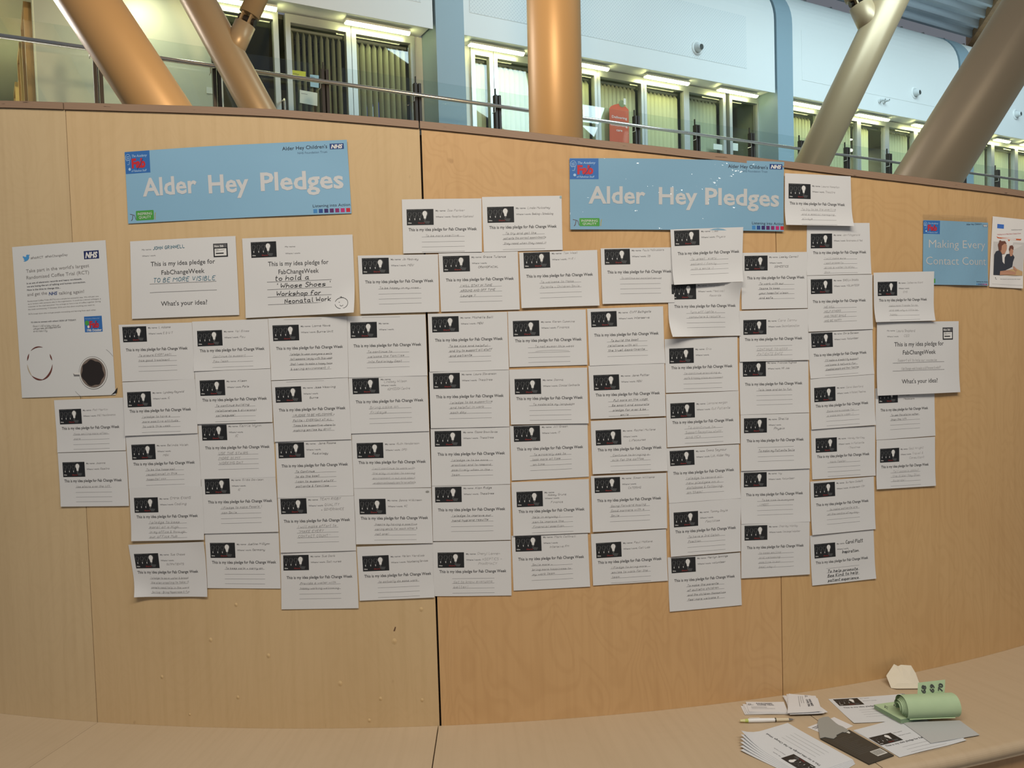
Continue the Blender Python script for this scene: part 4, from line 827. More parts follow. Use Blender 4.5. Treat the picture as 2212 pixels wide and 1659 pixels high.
def banner(cr, q, label, mats, d, curl, lift):
    S = Sheet([px(cr, p) for p in q], lift, curl=curl)
    S.sheet('banner', mats[0], label, 'banner', 'blue Alder Hey Pledges banners', 40, 12)
    I = lambda p: S.inv(*px(cr, p)); L = mats[1]
    def word(t, a, b, cap, m_, bold, nm='lettering'):
        (x0, y0), (x1, y1) = I(a), I(b)
        S.text(nm, t, x0, y0, cap, m_, width=x1-x0, bold=bold, rot=-atan2(y1-y0, x1-x0))
    for t, a, b in d['big']: word(t, a, b, d['cap'], L, .023, 'lettering#'+t)
    (x0, y0), (x1, y1) = I(d['fab'][0]), I(d['fab'][1]); fab_logo(S, 'logo', x0, y0, x1, y1)
    word("Alder Hey Children's", *d['ahc'], 9.5, TXTD, .004, 'small_print'); word('NHS Foundation Trust', *d['nft'], 5.5, SLATE, 0, 'small_print')
    (x0, y0), (x1, y1) = I(d['nhs'][0]), I(d['nhs'][1]); nhs(S, 'health_service_logo', x0, y0, x1, y1)
    (x0, y0), (x1, y1) = I(d['grn'][0]), I(d['grn'][1]); w_, h = x1-x0, y1-y0
    S.poly('green_badge', [(x0+1.5, y0), (x1-1.5, y0), (x1, y0+1.5), (x1, y1-1.5), (x1-1.5, y1), (x0+1.5, y1), (x0, y1-1.5), (x0, y0+1.5)], GRN, 1)
    S.text('green_badge', 'INSPIRING', x0+w_/2, y0+h*.46, h*.28, P_WHITE, width=w_*.80, align='c'); S.text('green_badge', 'QUALITY', x0+w_/2, y0+h*.82, h*.28, P_WHITE, width=w_*.68, align='c')
    S.line('green_badge', [(x0-1, y1-3), (x0-4, y1-14), (x0-9, y1-16), (x0-17, y1-18)], 1.2, mat('print_brown', (.10, .05, .03), .6)); S.line('green_badge', [(x0-9, y1-14), (x0-11, y1-4), (x0-14, y1-1)], 1.6, MATS['print_brown']); S.line('green_badge', [(x1+3, y1-1), (x1+3.5, y1-11), (x1+5, y1-18)], 1.6, mat('print_yellow', (.42, .32, .04), .6))
    word('Listening into Action', *d['lia'], 7.5, TXTD, 0, 'small_print')
    (x0, y0), (x1, y1) = I(d['sq'][0]), I(d['sq'][1]); squares(S, x0, y0, (x1-x0)/6.7, (x1-x0)/6.7*.72)
    return S
b1 = banner('D', [(80,157),(2023,52),(2063,693),(113,783)], 'blue matt Alder Hey Pledges banner above the two large left-hand sheets', (BB, LET),
    dict(big=[('Alder', (243,543), (718,521)), ('Hey', (818,515), (1168,497)), ('Pledges', (1272,494), (1995,460))], cap=48, fab=((82,158), (308,335)),
         ahc=((1458,143), (1852,130)), nft=((1593,175), (1852,166)), nhs=((1872,86), (1998,130)), grn=((180,672), (340,748)), lia=((1727,641), (2052,632)), sq=((1730,657), (2052,690))), (.0005, .003, 0, 0, 0, .002), .0016); b1.done()
b2 = banner('E', [(127,95),(2093,130),(2088,768),(132,750)], 'glossy laminated Alder Hey Pledges banner right of centre, with sparkling highlights', (BG_, LETG),
    dict(big=[('Alder', (300,508), (822,511)), ('Hey', (945,514), (1298,518)), ('Pledges', (1368,519), (2048,528))], cap=46, fab=((128,98), (392,288)),
         ahc=((1580,183), (1943,190)), nft=((1705,222), (1940,230)), nhs=((1960,148), (2077,200)), grn=((216,645), (402,720)), lia=((1797,702), (2087,706)), sq=((1797,714), (2087,750))), (.001, .001, .001, .001, 0, .0028), .0030); b2.done()
CLR = glass('laminate_clear', (.93, .93, .92), 1.5, .12)
S = Sheet([px('G', p) for p in [(722,355),(1610,392),(1610,1260),(712,1242)]], .0022, curl=(.001, .001, .001, .001, 0, .0035))
S.sheet('laminated_sign', BG_, 'blue laminated sign reading Making Every Contact Count', 'sign', None, 24, 20)
I = lambda p, S=None: (S or S_).inv(*px('G', p)); S_ = S
for t, a, b in (('Making Every', (793,735), (1568,770)), ('Contact Count', (755,968), (1580,1003))):
    (x0, y0), (x1, y1) = I(a), I(b); S.text('lettering#'+t, t, x0, y0, 25, LETG, width=x1-x0, rot=-atan2(y1-y0, x1-x0), bold=-.004)
(x0, y0), (x1, y1) = I((722,360)), I((940,550)); fab_logo(S, 'logo', x0, y0, x1, y1)
(x0, y0), (x1, y1) = I((1315,425)), I((1520,438)); S.text('small_print', "Alder Hey Children's", x0, y0, 5, TXTD, width=x1-x0, rot=-.05)
(x0, y0), (x1, y1) = I((1535,415)), I((1602,452)); nhs(S, 'health_service_logo', x0, y0, x1, y1, SLATE)
(x0, y0), (x1, y1) = I((1440,1215)), I((1600,1245)); squares(S, x0, y0+3, (x1-x0)/7, 4.2); S.text('small_print', 'Listening into Action', x0, y0-1, 4, TXTD, width=x1-x0)
(x0, y0), (x1, y1) = I((790,1160)), I((882,1222)); S.rect('green_badge', x0, y0, x1, y1, GRN, 1)
S.done()
L = Sheet([px('G', p) for p in [(714,272),(1598,315),(1610,398),(722,358)]], .0018, curl=(0, .001, 0, 0, 0, .004)); o = L.o = None
mb = MB(); mb.grid([[L.pt(L.W*i/24, L.H*j/4) for i in range(25)] for j in range(5)]); mb.build('laminate_margin', CLR, S.o, smooth=True)['label'] = 'clear plastic margin'
L = Sheet([px('G', p) for p in [(712,1238),(1610,1256),(1610,1300),(712,1282)]], .0018, curl=(0, 0, 0, 0, 0, .003))
mb = MB(); mb.grid([[L.pt(L.W*i/24, L.H*j/4) for i in range(25)] for j in range(5)]); mb.build('laminate_margin', CLR, S.o, smooth=True)['label'] = 'clear plastic margin'

# brochure with two people at a desk
S = Sheet([px('G', p) for p in [(1678,303),(2120,350),(2080,1298),(1626,1275)]], .0020, curl=(.001, 0, 0, .001, .002, .001)); S_ = S
S.sheet('leaflet', mat('leaflet_paper', (.76, .74, .73), .5), 'narrow white leaflet with a photograph of two people at a desk, far right', 'leaflet', None)
(x0, y0), (x1, y1) = I((1742,408)), I((1830,475)); S.rect('printed_text', x0, y0, x1, y1, mat('print_bright_blue', (.05, .16, .55), .5), 1)
for i in range(3): S.ruled('printed_text', x0+3, y0+3+i*2.6, x1-3, .7, P_WHITE)
(x0, y0), (x1, y1) = I((1930,492)), I((2075,500)); S.text('printed_text', 'Health Education England', x0, y0+1, 3.0, GREYINK, width=x1-x0, rot=-.08)
(x0, y0), (x1, y1) = I((1742,560)), I((2060,592)); S.text('printed_text', 'Helping you to Make Every Contact Count', x0, y0, 3.4, REDL, width=x1-x0, rot=-.09)
ORG = mat('print_orange', (.62, .13, .04), .5)
br = [I(p) for p in [(1730,580),(1745,605),(1880,622),(1897,650),(1915,626),(2060,637),(2068,612),(2050,615),(1910,605),(1760,592)]]; S.poly('printed_text', br, ORG, 1)
ph = 'printed_photograph'; sk = mat('print_skin', (.50, .26, .17), .6); dk = mat('print_clothing', (.035, .04, .055), .6); hr = mat('print_hair', (.16, .06, .04), .6); tb_ = mat('print_desk', (.55, .36, .18), .6)
S.poly(ph, [I(p) for p in [(1688,650),(2105,668),(2078,1122),(1683,1108)]], mat('print_office_grey', (.58, .56, .55), .6), 1)
S.poly(ph, [I(p) for p in [(1965,690),(2090,700),(2085,840),(1970,830)]], mat('print_pale_panel', (.68, .66, .65), .6), 2)
S.poly(ph, [I(p) for p in [(1780,1085),(1860,1050),(2080,1000),(2078,1122),(1760,1115)]], tb_, 2)
S.poly(ph, [I(p) for p in [(1990,905),(2080,915),(2078,1000),(1985,1005)]], dk, 3)
S.poly(ph, [I(p) for p in [(1838,870),(1862,825),(1910,818),(1950,830),(1975,870),(1990,960),(1945,1000),(1860,1040),(1835,960)]], dk, 4)
S.poly(ph, [I(p) for p in [(1900,740),(1945,745),(1955,790),(1940,850),(1912,855),(1900,800)]], sk, 5); S.poly(ph, [I(p) for p in [(1893,755),(1905,710),(1940,702),(1958,730),(1955,765),(1920,745),(1902,790)]], hr, 6)
S.poly(ph, [I(p) for p in [(1695,830),(1720,785),(1765,770),(1800,830),(1805,930),(1880,1020),(1800,1080),(1765,1112),(1683,1108)]], dk, 7)
S.poly(ph, [I(p) for p in [(1775,680),(1830,655),(1865,700),(1862,760),(1835,820),(1800,825),(1775,770)]], sk, 8); S.poly(ph, [I(p) for p in [(1755,760),(1745,690),(1765,650),(1760,640),(1780,632),(1790,645),(1840,645),(1862,685),(1830,680),(1795,710),(1790,770),(1770,790)]], hr, 9)
S.poly(ph, [I(p) for p in [(1770,1060),(1870,1045),(1990,1075),(1985,1105),(1800,1110),(1765,1112)]], sk, 9); S.poly(ph, [I(p) for p in [(1950,990),(1975,1000),(2005,1050),(1985,1065),(1955,1020)]], sk, 9)
(x0, y0), (x1, y1) = I((1778,1172)), I((2050,1182)); S.text('printed_text', 'Developed in partnership with Health', x0, y0, 2.6, GREYINK, width=x1-x0, rot=-.03); x0, y0 = I((1712,1150)); S.disc('printed_text', x0, y0, 1.4, 1.8, INK); S.text('printed_text', 'Public', x0, y0+5, 2.4, INK)
S.ruled('printed_text', *I((1665,1235)), I((2075,1250))[0], .4, GREYINK); S.done()

# coffee trial poster
S = Sheet([px('P', p) for p in [(117,148),(998,82),(1095,1540),(212,1568)]], .0012, curl=(.0005, 0, 0, 0, 0, .0012)); I = lambda p: S.inv(*px('P', p))
S.sheet('coffee_poster', mat('poster_paper', (.62, .63, .64), .5), 'tall white poster about a Randomised Coffee Trial, with a cup and coffee ring', 'poster', None)
T_ = 'printed_text'; LG = mat('print_soft_grey', (.22, .21, .21), .6); CH_ = mat('print_charcoal', (.07, .07, .085), .6)
def tl(t, a, b, cap, m_=CH_, bold=0., shear=0., nm=T_):
    (x0, y0), (x1, y1) = I(a), I(b); S.text(nm, t, x0, y0, cap, m_, width=hypot(x1-x0, y1-y0), bold=bold, shear=shear, rot=-atan2(y1-y0, x1-x0))
tl('#FabRCT  #FabChangeDay', (295,262), (645,245), 6.2, LG)
(x0, y0), (x1, y1) = I((792,186)), I((938,254)); nhs(S, 'health_service_logo', x0, y0, x1, y1, mat('print_deep_navy', (.01, .02, .10), .5))
tw = [(220,232),(238,240),(252,240),(250,226),(262,218),(272,222),(285,218),(278,232),(280,252),(266,272),(242,284),(225,280),(240,272),(226,262),(232,256),(220,246)]
S.poly('bird_logo', [I(p) for p in tw], mat('print_bird_blue', (.06, .28, .60), .5), 2)
tl("Take part in the world's largest", (252,390), (846,364), 9.5, LG); tl('Randomised Coffee Trial (RCT)', (256,452), (846,428), 9.5, LG)
tl('In an era of electronic records and heavy workloads,', (257,498), (778,475), 4.6, CH_, .01); tl('we are losing the art of talking and human connection.', (259,528), (812,503), 4.6, CH_, .01); tl('Now is the time to change this...', (261,560), (578,543), 4.6, CH_, .01)
tl('and get the', (264,610), (452,603), 9, LG); tl('NHS', (467,602), (548,598), 9, NAVY, .02, .2); tl('talking again!', (562,597), (798,588), 9, LG)
tl('Randomised Coffee Trials (RCTs) are a simple but powerful idea. We will pair you', (266,665), (936,636), 3.7, LG); tl('up at random with someone else in the organisation. It could be a clinical colleague, a', (268,690), (956,662), 3.7, LG)
tl('volunteer or the chief executive! You arrange to have a cup of coffee together during', (270,716), (954,690), 3.7, LG); tl('the week commencing 17 October 2016 and chat about anything you want to.', (271,742), (900,716), 3.7, LG)
tl('RCTs break down silos and get people connecting and learning from each other.', (275,785), (912,756), 3.7, LG); tl("It's time to connect with others! SIGN UP TODAY!", (300,863), (720,840), 4.4, CH_, .008)
for t, a, xh in (('Email L&D@aldey.nhs.uk', (318,900), 2.6), ('with your name, job & department and', (320,925), 2.6), ('availability', (320,947), 2.6)): S.hand('handwriting', t, *I(a), PEN[2], xh, .5, 88)
(x0, y0), (x1, y1) = I((795,803)), I((972,943)); w_, h = x1-x0, y1-y0; N_ = 'logo'
S.rect(N_, x0, y0, x1, y1, LOGO, 1); S.text(N_, 'Fab', x0+w_*.28, y0+h*.72, h*.42, REDL, width=w_*.54, bold=.05); S.text(N_, '19th October', x0+w_*.13, y0+h*.95, h*.15, P_WHITE, width=w_*.82, bold=.03); S.text(N_, 'The Academy of Fabulous Stuff', x0+w_*.06, y0+h*.18, h*.08, PALEB, width=w_*.8)
S.disc(N_, x0+w_*.15, y0+h*.42, w_*.12, h*.16, GRN); S.disc(N_, x0+w_*.22, y0+h*.66, w_*.06, h*.09, P_WHITE); S.line(N_, [(x0+w_*.5, y0+h*.75), (x0+w_*.74, y0+h*.3)], 1, NAVY, 4)
# coffee ring
rc = mat('print_coffee_brown', (.13, .035, .025), .6); rl = mat('print_coffee_tan', (.42, .33, .22), .6); cx, cy = I((380,1243)); ry = 37
def arc(a0, a1, wmid, m_, rx=41, ryy=46):
    A_ = np.linspace(a0, a1, 14); V = []; 
    for i, a in enumerate(A_):
        ww = .5+1.7*wmid*sin(pi*i/13); V += [(cx+(rx-ww)*cos(a), cy+(ryy-ww)*sin(a)), (cx+(rx+ww*.3)*cos(a), cy+(ryy+ww*.3)*sin(a))]
    S.add('coffee_ring', V, [(2*i, 2*i+1, 2*i+3, 2*i+2) for i in range(13)], m_, 3)
arc(-2.25, -1.25, 1.2, rc); arc(-2.95, -2.5, 1.6, rc); arc(-.55, -.15, 1.6, rc); arc(.10, 1.5, 2.2, rc); arc(1.35, 2.35, 1.8, rc); arc(2.3, 3.1, 1.0, rl)
# cup from above
cx, cy = I((883,1333)); N_ = 'cup_print'; wh = mat('print_cup_white', (.66, .65, .64), .6)
k_ = (I((1018,1333))[0]-cx)
S.line(N_, [(cx+k_*1.75*cos(a), cy+k_*1.75*sin(a)) for a in np.linspace(-.95, -.6, 8)], .8, LG); S.line(N_, [(cx+k_*1.75*cos(a), cy+k_*1.75*sin(a)) for a in np.linspace(2.1, 2.45, 8)], .8, LG)
S.poly(N_, [(cx+k_*1.62, cy+k_*.95), (cx+k_*1.55, cy+k_*1.3), (cx+k_*1.15, cy+k_*1.42), (cx+k_*1.4, cy+k_*1.22)], PHOTO, 2)
S.poly(N_, [(cx-k_*1.42, cy), (cx-k_*1.38, cy+k_*.17), (cx-k_*.9, cy+k_*.18), (cx-k_*.9, cy+k_*.05)], GREYINK, 2); S.poly(N_, [(cx-k_*1.45, cy-.06*k_), (cx-k_*1.33, cy+k_*.06), (cx-k_*.9, cy+k_*.08), (cx-k_*.9, cy-k_*.06)], wh, 3)
S.disc(N_, cx, cy, k_, k_*1.03, GREYINK, 3, 36); S.disc(N_, cx, cy, k_*.975, k_*1.0, wh, 4, 36); S.disc(N_, cx, cy, k_*.90, k_*.93, GREYINK, 5, 36); S.disc(N_, cx, cy, k_*.88, k_*.905, mat('print_foam', (.17, .13, .11), .6), 6, 36)
S.poly(N_, [(cx+k_*(.80+.05*sin(a*7))*cos(a)*(1 if cos(a) < .2 else .94), cy+k_*(.80+.05*sin(a*7+1))*sin(a)) for a in np.linspace(0, 2*pi, 40)[:-1]], mat('print_coffee_black', (.015, .01, .01), .6), 7)
S.done()

# ================================================================== things lying on the bench
class Flat(Sheet):
    """a sheet lying on the bench: corners given where the photograph shows them, at height ZB + up"""
    def __init__(s, pxs, up, curl=(0, 0, 0, 0, 0, 0)):
        super().__init__([atz(x, y, ZB+up) for x, y in pxs], lift=0, flat=True, curl=curl)
def slab(S, name, th, m_, label, cat, group, nu=10, nv=8):
    """a sheet or card with real thickness"""
    mb = MB(); top = [[S.pt(S.W*i/nu, S.H*j/nv, 0) for i in range(nu+1)] for j in range(nv+1)]
    mb.grid(top); dn = lambda p: (p[0], p[1], p[2]-th)
    mb.grid([[dn(p) for p in r] for r in top])
    rim = top[0]+[r[-1] for r in top[1:]]+top[-1][::-1][1:]+[r[0] for r in top[::-1][1:]]
    mb.grid([rim, [dn(p) for p in rim]])
    S.o = props(mb.build(name, m_, loc=tuple(np.array(S.O)-[0, 0, .0]), smooth=False), label, cat, group); return S.o
def pledge_print(S, pic, ttl, lines=True):
    px_, py_ = S.inv(*pic); tx, ty = S.inv(*ttl)
    bulbs(S, px_, py_, 69.5); X = px_+75
    S.text('printed_text', 'My name:', X, py_+6.4, 3.4, GREYINK, width=26); S.text('printed_text', 'Where I work:', X, py_+22, 3.4, GREYINK, width=39)
    S.text('printed_text', 'This is my idea pledge for Fab Change Week', tx, ty+3.5, 7, INK, width=177, bold=.008)
    for j in range(4): S.ruled('printed_text', tx+33.8, ty+19.4+j*12.9, tx+145, .6, GREYINK)
BPAPER = mat('paper_white_bench', (.60, .62, .65), .7)
GB_ = 'loose pledge sheets and cards on the bench'
# 1 upright-reading blank pledge sheet behind
def rectq(a, ang, w_, h, up):
    """corner a (pixel), direction of the top edge in degrees, size in metres -> four world corners"""
    P = atz(a[0], a[1], ZB+up); d = np.array([cos(ang), sin(ang), 0]); e = np.array([sin(ang), -cos(ang), 0])
    return [P, P+d*w_, P+d*w_+e*h, P+e*h]
class FlatW(Sheet):
    def __init__(s, q, curl=(0, 0, 0, 0, 0, 0)): super().__init__(q, lift=0, flat=True, curl=curl)
P0 = atz(1789, 1510, ZB); P1 = atz(1950, 1501, ZB); angA = atan2(P1[1]-P0[1], P1[0]-P0[0])
S = FlatW(rectq((1789, 1510), angA, .210, .148, .0008), (0, .003, .002, 0, 0, .001)); slab(S, 'blank_pledge_sheet', .0003, BPAPER, 'unfilled pledge sheet on the bench, partly under the green ticket book', 'paper', GB_)
pledge_print(S, (1799, 1511), (1822, 1529)); S.done()
# 2 pledge sheets in front of it (two, slightly fanned)
P0 = atz(1943, 1637, ZB); P1 = atz(2082, 1603, ZB); angB = atan2(P1[1]-P0[1], P1[0]-P0[0])
up = np.array([-sin(angB), cos(angB), 0]); 
for i, (da, sh, lab) in enumerate(((.05, .004, 'pledge sheet on the bench, showing only as a sliver under the one beside it'), (0, 0, 'unfilled pledge sheet on the bench between the black card and the grey backing card'))):
    a_ = angB+da; u_ = np.array([cos(a_), sin(a_), 0]); v_ = np.array([sin(a_), -cos(a_), 0]); TLc = P0-v_*.148+u_*sh; TLc[2] = ZB+.0008+.0006*i
    S = FlatW([TLc, TLc+u_*.21, TLc+u_*.21+v_*.148, TLc+v_*.148], (.0, .0, .0, .002, 0, .001)); slab(S, 'blank_pledge_sheet', .0003, BPAPER, lab, 'paper', GB_)
    if i == 1: pledge_print(S, (1876, 1594), (1913, 1612)); S.done()
# 3 stack of upside-down pledge sheets at the bottom edge of the picture
c_ = atz(1843, 1645, ZB); d_ = atz(1702, 1567, ZB); ab = atan2(d_[1]-c_[1], d_[0]-c_[0])     # bottom edge of the sheet runs from its right... to its left
labs = ['lowest sheet of the fanned stack at the front of the bench', 'second sheet from the bottom of the fanned stack at the front of the bench', 'third sheet from the bottom of the fanned stack at the front of the bench', 'fourth sheet from the bottom of the fanned stack, just under the top ones',
        'sheet directly under the top one of the fanned stack at the front of the bench', 'printed top sheet of the fanned stack, lying upside down at the bench front']
for i in range(6):
    a_ = ab+.20-.04*i if i < 5 else ab
    u_ = np.array([cos(a_), sin(a_), 0])              # from the sheet's bottom left corner to its bottom right corner, as read
    v_ = np.array([-sin(a_), cos(a_), 0])             # towards the sheet's top
    BLc = c_+np.array([0, -.0025*(5-i), 0]); BLc[2] = ZB+.0012+.0007*i
    q = [BLc+v_*.155, BLc+v_*.155+u_*.2085, BLc+u_*.2085, BLc]
    S = FlatW(q, (0, .003+.0026*i, 0, 0, .0004*i, .0002)); slab(S, 'stacked_pledge_sheet', .0005, BPAPER, labs[i], 'paper', 'fanned stack of pledge sheets on the bench')
    if i == 5:
        bulbs(S, 16, 12, 69.5); X = 91
        S.text('printed_text', 'My name:', X, 18.4, 3.4, GREYINK, width=26); S.text('printed_text', 'Where I work:', X, 34, 3.4, GREYINK, width=39)
        S.text('printed_text', 'This is my idea pledge for Fab Change Week', 16, 70, 7, INK, width=177, bold=.008)
        for j in range(4): S.ruled('printed_text', 50, 88+j*14, 161, .6, GREYINK)
        S.done()
# 4 black card with a torn grey flap and a bar code, white slips beneath
SLIP = mat('slip_white', (.64, .64, .66), .7)
for q, lab in (([(1744,1571),(1802,1549),(1843,1568),(1790,1590)], 'white slip half hidden under the torn grey flap'),):
    S = Flat(q, .0006); slab(S, 'coffee_slip', .0003, SLIP, lab, 'paper', 'small white coffee trial slips'); S.text('printed_text', 'RANDOMISED', 6, 12, 4, CH_, width=34, bold=.01); S.text('printed_text', 'COFFEE TRIAL', 6, 18, 4, CH_, width=34, bold=.01); S.done()
card = props(empty('ticket_cover', tuple(atz(1850, 1612, ZB))), 'black printed card with a torn grey flap and a bar code', 'card', None)
COV = mat('cover_black', (.035, .035, .032), .35); FLP = mat('flap_grey', (.30, .30, .28), .6)
S = Flat([(1772,1595),(1834,1576),(1931,1631),(1877,1650)], .0035, (0, 0, 0, 0, 0, 0)); S.o = card
mb = MB(); n = 12
top = [[S.pt(S.W*i/n, S.H*j/n) for i in range(n+1)] for j in range(n+1)]; mb.grid(top); mb.grid([[(a, b, c-.0025) for a, b, c in r] for r in top])
rim = top[0]+[r[-1] for r in top[1:]]+top[-1][::-1][1:]+[r[0] for r in top[::-1][1:]]; mb.grid([rim, [(a, b, c-.0025) for a, b, c in rim]]); mb.build('cover', COV, card)
cg = mat('print_cover_grey', (.16, .16, .15), .5); PL = mat('print_barcode_white', (.60, .60, .57), .5)
for i in range(13):
    y = S.H*(.17+.045*i); S.ruled('cover_print', S.W*.16, y, S.W*(.55+.3*rnd.random()), .5, cg)
x0, y0 = S.inv(1880, 1616)
S.rect('bar_code', S.W*.55, S.H*.73, S.W*.95, S.H*.90, PL, 1)
for i in range(16): S.rect('bar_code', S.W*(.58+.021*i), S.H*.745, S.W*(.58+.021*i)+.5+.5*(i % 3 == 0), S.H*.875, PHOTO, 2, 1)
for i in range(2): S.ruled('cover_print', S.W*.6, S.H*(.93+.025*i), S.W*.92, .6, cg)
S.poly('cover_print', [(S.W*.82, S.H*.05), (S.W*.92, S.H*.04), (S.W*.90, S.H*.10), (S.W*.84, S.H*.11)], PL, 1); S.done()
fl = [(1771.5,1594.5),(1766,1562),(1768,1553),(1778,1549),(1789,1547.5),(1799,1556),(1806,1562),(1812,1566),(1820,1569),(1828,1574),(1833,1577.5),(1826,1582),(1820,1581),(1814,1584),(1806,1588),(1808,1590),(1801,1595.5),(1792,1594),(1782,1592)]
mb = MB(); Pt = [atz(x, y, ZB+.0045) for x, y in fl]; Pb = [p-np.array([0, 0, .0007]) for p in Pt]; T = [tuple(t) for t in tessellate_polygon([[Vector(p) for p in Pt]])]
mb.add(Pt, T); mb.add(Pb, T); mb.grid([Pt+[Pt[0]], Pb+[Pb[0]]]); mb.build('torn_flap', FLP, card)['label'] = 'torn grey flap'
# 5 backing card of the ticket book
S = Flat([(1949,1560),(2073,1556),(2116,1587),(2011,1605)], .0040); slab(S, 'grey_backing_card', .0012, mat('card_grey', (.43, .44, .44), .7), 'plain grey card lying under the roll of green tickets', 'card', None)
# 6 two little piles of coffee trial slips
def slipprint(S, kx=1.):
    S.line('printed_text', [(8+4*cos(a), 15+3*sin(a)) for a in np.linspace(0, 2*pi, 10)], 1, CH_, 2); S.line('printed_text', [(2, 20), (18, 19)], 1, CH_, 2)
    S.text('printed_text', 'RANDOMISED', S.W*.26, 13, 6, CH_, width=S.W*.42, bold=.03); S.text('printed_text', 'COFFEE TRIAL', S.W*.27, 21.5, 6, CH_, width=S.W*.44, bold=.03)
    for j in range(3): S.ruled('printed_text', S.W*.10, 30+j*6, S.W*(.5+.2*(j == 2)), 1.2, GREYINK)
LP = [([(1600,1525),(1690,1523),(1706,1541),(1609,1544)], 'bottom'), ([(1604,1521),(1692,1520),(1705,1542),(1612,1543)], 'middle'), ([(1606,1522),(1694,1519),(1704,1541),(1616,1541)], 'second from the top'), ([(1611,1516),(1693,1517),(1703,1539),(1618,1538)], 'top')]
for i, (q, w_) in enumerate(LP):
    S = Flat(q, .0012+.0012*i, (0, .0015, .001, 0, 0, .0008)); slab(S, 'coffee_slip', .0010, SLIP, w_+' slip of the left pile of white coffee trial slips', 'paper', 'small white coffee trial slips', 6, 5)
    if i == 3: slipprint(S)
    S.done()
RP = [([(1691,1503),(1750,1508),(1788,1539),(1712,1543)], 'bottom'), ([(1695,1504),(1757,1505),(1781,1541),(1706,1543)], 'second from the bottom'), ([(1699,1500),(1766,1508),(1776,1538),(1704,1541)], 'third from the bottom'), ([(1701,1500),(1762,1503),(1773,1537),(1702,1540)], 'second from the top'), ([(1704,1499),(1751,1502),(1771,1537),(1701,1540)], 'top')]
for i, (q, w_) in enumerate(RP):
    S = Flat([q[1], q[2], q[3], q[0]], .0060+.0013*i, (0, .0015, .001, 0, 0, .0008)); slab(S, 'coffee_slip', .0011, SLIP, w_+' slip of the right pile of white coffee trial slips', 'paper', 'small white coffee trial slips', 6, 5)
    if i == 4: slipprint(S)
    S.done()
# 7 pen: soft clear cap end with green, white barrel, metal ring, clear grip, metal nose and tip
pa, pb = atz(1602, 1557, ZB+.006), atz(1717, 1554, ZB+.005); d = (pb-pa); LN = np.linalg.norm(d); d /= LN
pen = props(empty('ballpoint_pen', tuple(pa)), 'white click pen with a green end and clear grip lying on the bench', 'pen')
def seg(nm, a, b, r0, r1, m_):
    mb = MB(); mb.tube(pa+d*a*LN, pa+d*b*LN, r0, r1, n=24); mb.build(nm, m_, pen, smooth=False)
seg('push_button', -.03, .06, .0030, .0042, mat('pen_clear_yellow', (.62, .60, .30), .3)); seg('green_collar', .06, .12, .0042, .0050, mat('pen_lime', (.45, .52, .12), .35))
seg('barrel', .12, .34, .0052, .0056, mat('pen_white', (.74, .74, .74), .3)); seg('barrel', .34, .62, .0056, .0050, mat('pen_white', (0, 0, 0))); seg('ring', .62, .645, .0053, .0053, mat('pen_metal_dark', (.12, .11, .08), .3, .7))
seg('grip', .645, .88, .0050, .0044, mat('pen_grip_clear', (.60, .52, .38), .35)); seg('nose_cone', .88, .96, .0042, .0020, mat('pen_metal', (.45, .44, .42), .2, .9)); seg('tip', .96, 1.0, .0010, .0004, mat('pen_metal', (0, 0, 0)))
mb = MB(); q = np.cross(d, [0, 0, 1.]); mb.box(pa+d*.14*LN+np.array([0, 0, .0054])-q*.0016, d*.2*LN, q*.0032, (0, 0, .0012)); mb.build('clip', mat('pen_white', (0, 0, 0)), pen)

# 8 book of green raffle tickets, pages curled over in a roll
GR = mat('ticket_green', (.40, .53, .33), .8, noise=(40, .3, (.35, .48, .29), (1, 1, 1))); GRD = mat('ticket_green_edge', (.13, .24, .15), .8)
book = props(empty('ticket_book', tuple(atz(1985, 1540, ZB+.004))), 'book of green numbered raffle tickets with its pages curled into a roll', 'ticket book')
zb = ZB+.0045; th = .011
S = FlatW([atz(1888, 1522, zb+th), atz(1944, 1514, zb+th), atz(1995, 1545, zb+th), atz(1946, 1554, zb+th)]); S.o = book
n = 6; top = [[S.pt(S.W*i/n, S.H*j/n) for i in range(n+1)] for j in range(n+1)]; mb = MB(); mb.grid(top)
mb.build('top_ticket', GR, book)
for k in range(7):
    o1 = k*th/7; o2 = (k+1)*th/7; rim = top[0]+[r[-1] for r in top[1:]]+top[-1][::-1][1:]+[r[0] for r in top[::-1][1:]]; j = rnd.uniform(-.0006, .0006)
    mb = MB(); mb.grid([[(a+j, b, c-o1-.0001) for a, b, c in rim], [(a+j, b, c-o2+.0002) for a, b, c in rim]]); mb.build('ticket_pages', GRD if k % 2 else GR, book)
for t, p in (('71', (1905, 1531)), ('72', (1934, 1524))):
    x, y = S.inv(*p) if False else (None, None)
c71 = atz(1912, 1528, zb+th)
def numtext(t, P, ax, ay, h, w_, nm='ticket_number'):
    V, Fs = glyphs(t, 0, .03); wx = V[:, 0].max(); P = np.array(P); ax = np.array(ax)/np.linalg.norm(ax); ay = np.array(ay)/np.linalg.norm(ay)
    mb = MB(); mb.add([P+ax*(a/wx-.5)*w_+ay*(b/.73-.5)*h for a, b in V], Fs); mb.build(nm, INK, book)
e1 = atz(1946, 1554, zb)-atz(1888, 1522, zb); e2 = atz(1944, 1514, zb)-atz(1888, 1522, zb)
for t, p in (('71', (1914, 1528)), ('72', (1934, 1524))): numtext(t, atz(*p, zb+th+.0004), e2*.6-e1*.55, -e1*.5-e2*.25 if False else np.array([e2[1], -e2[0], 0])*-1, .013, .016)
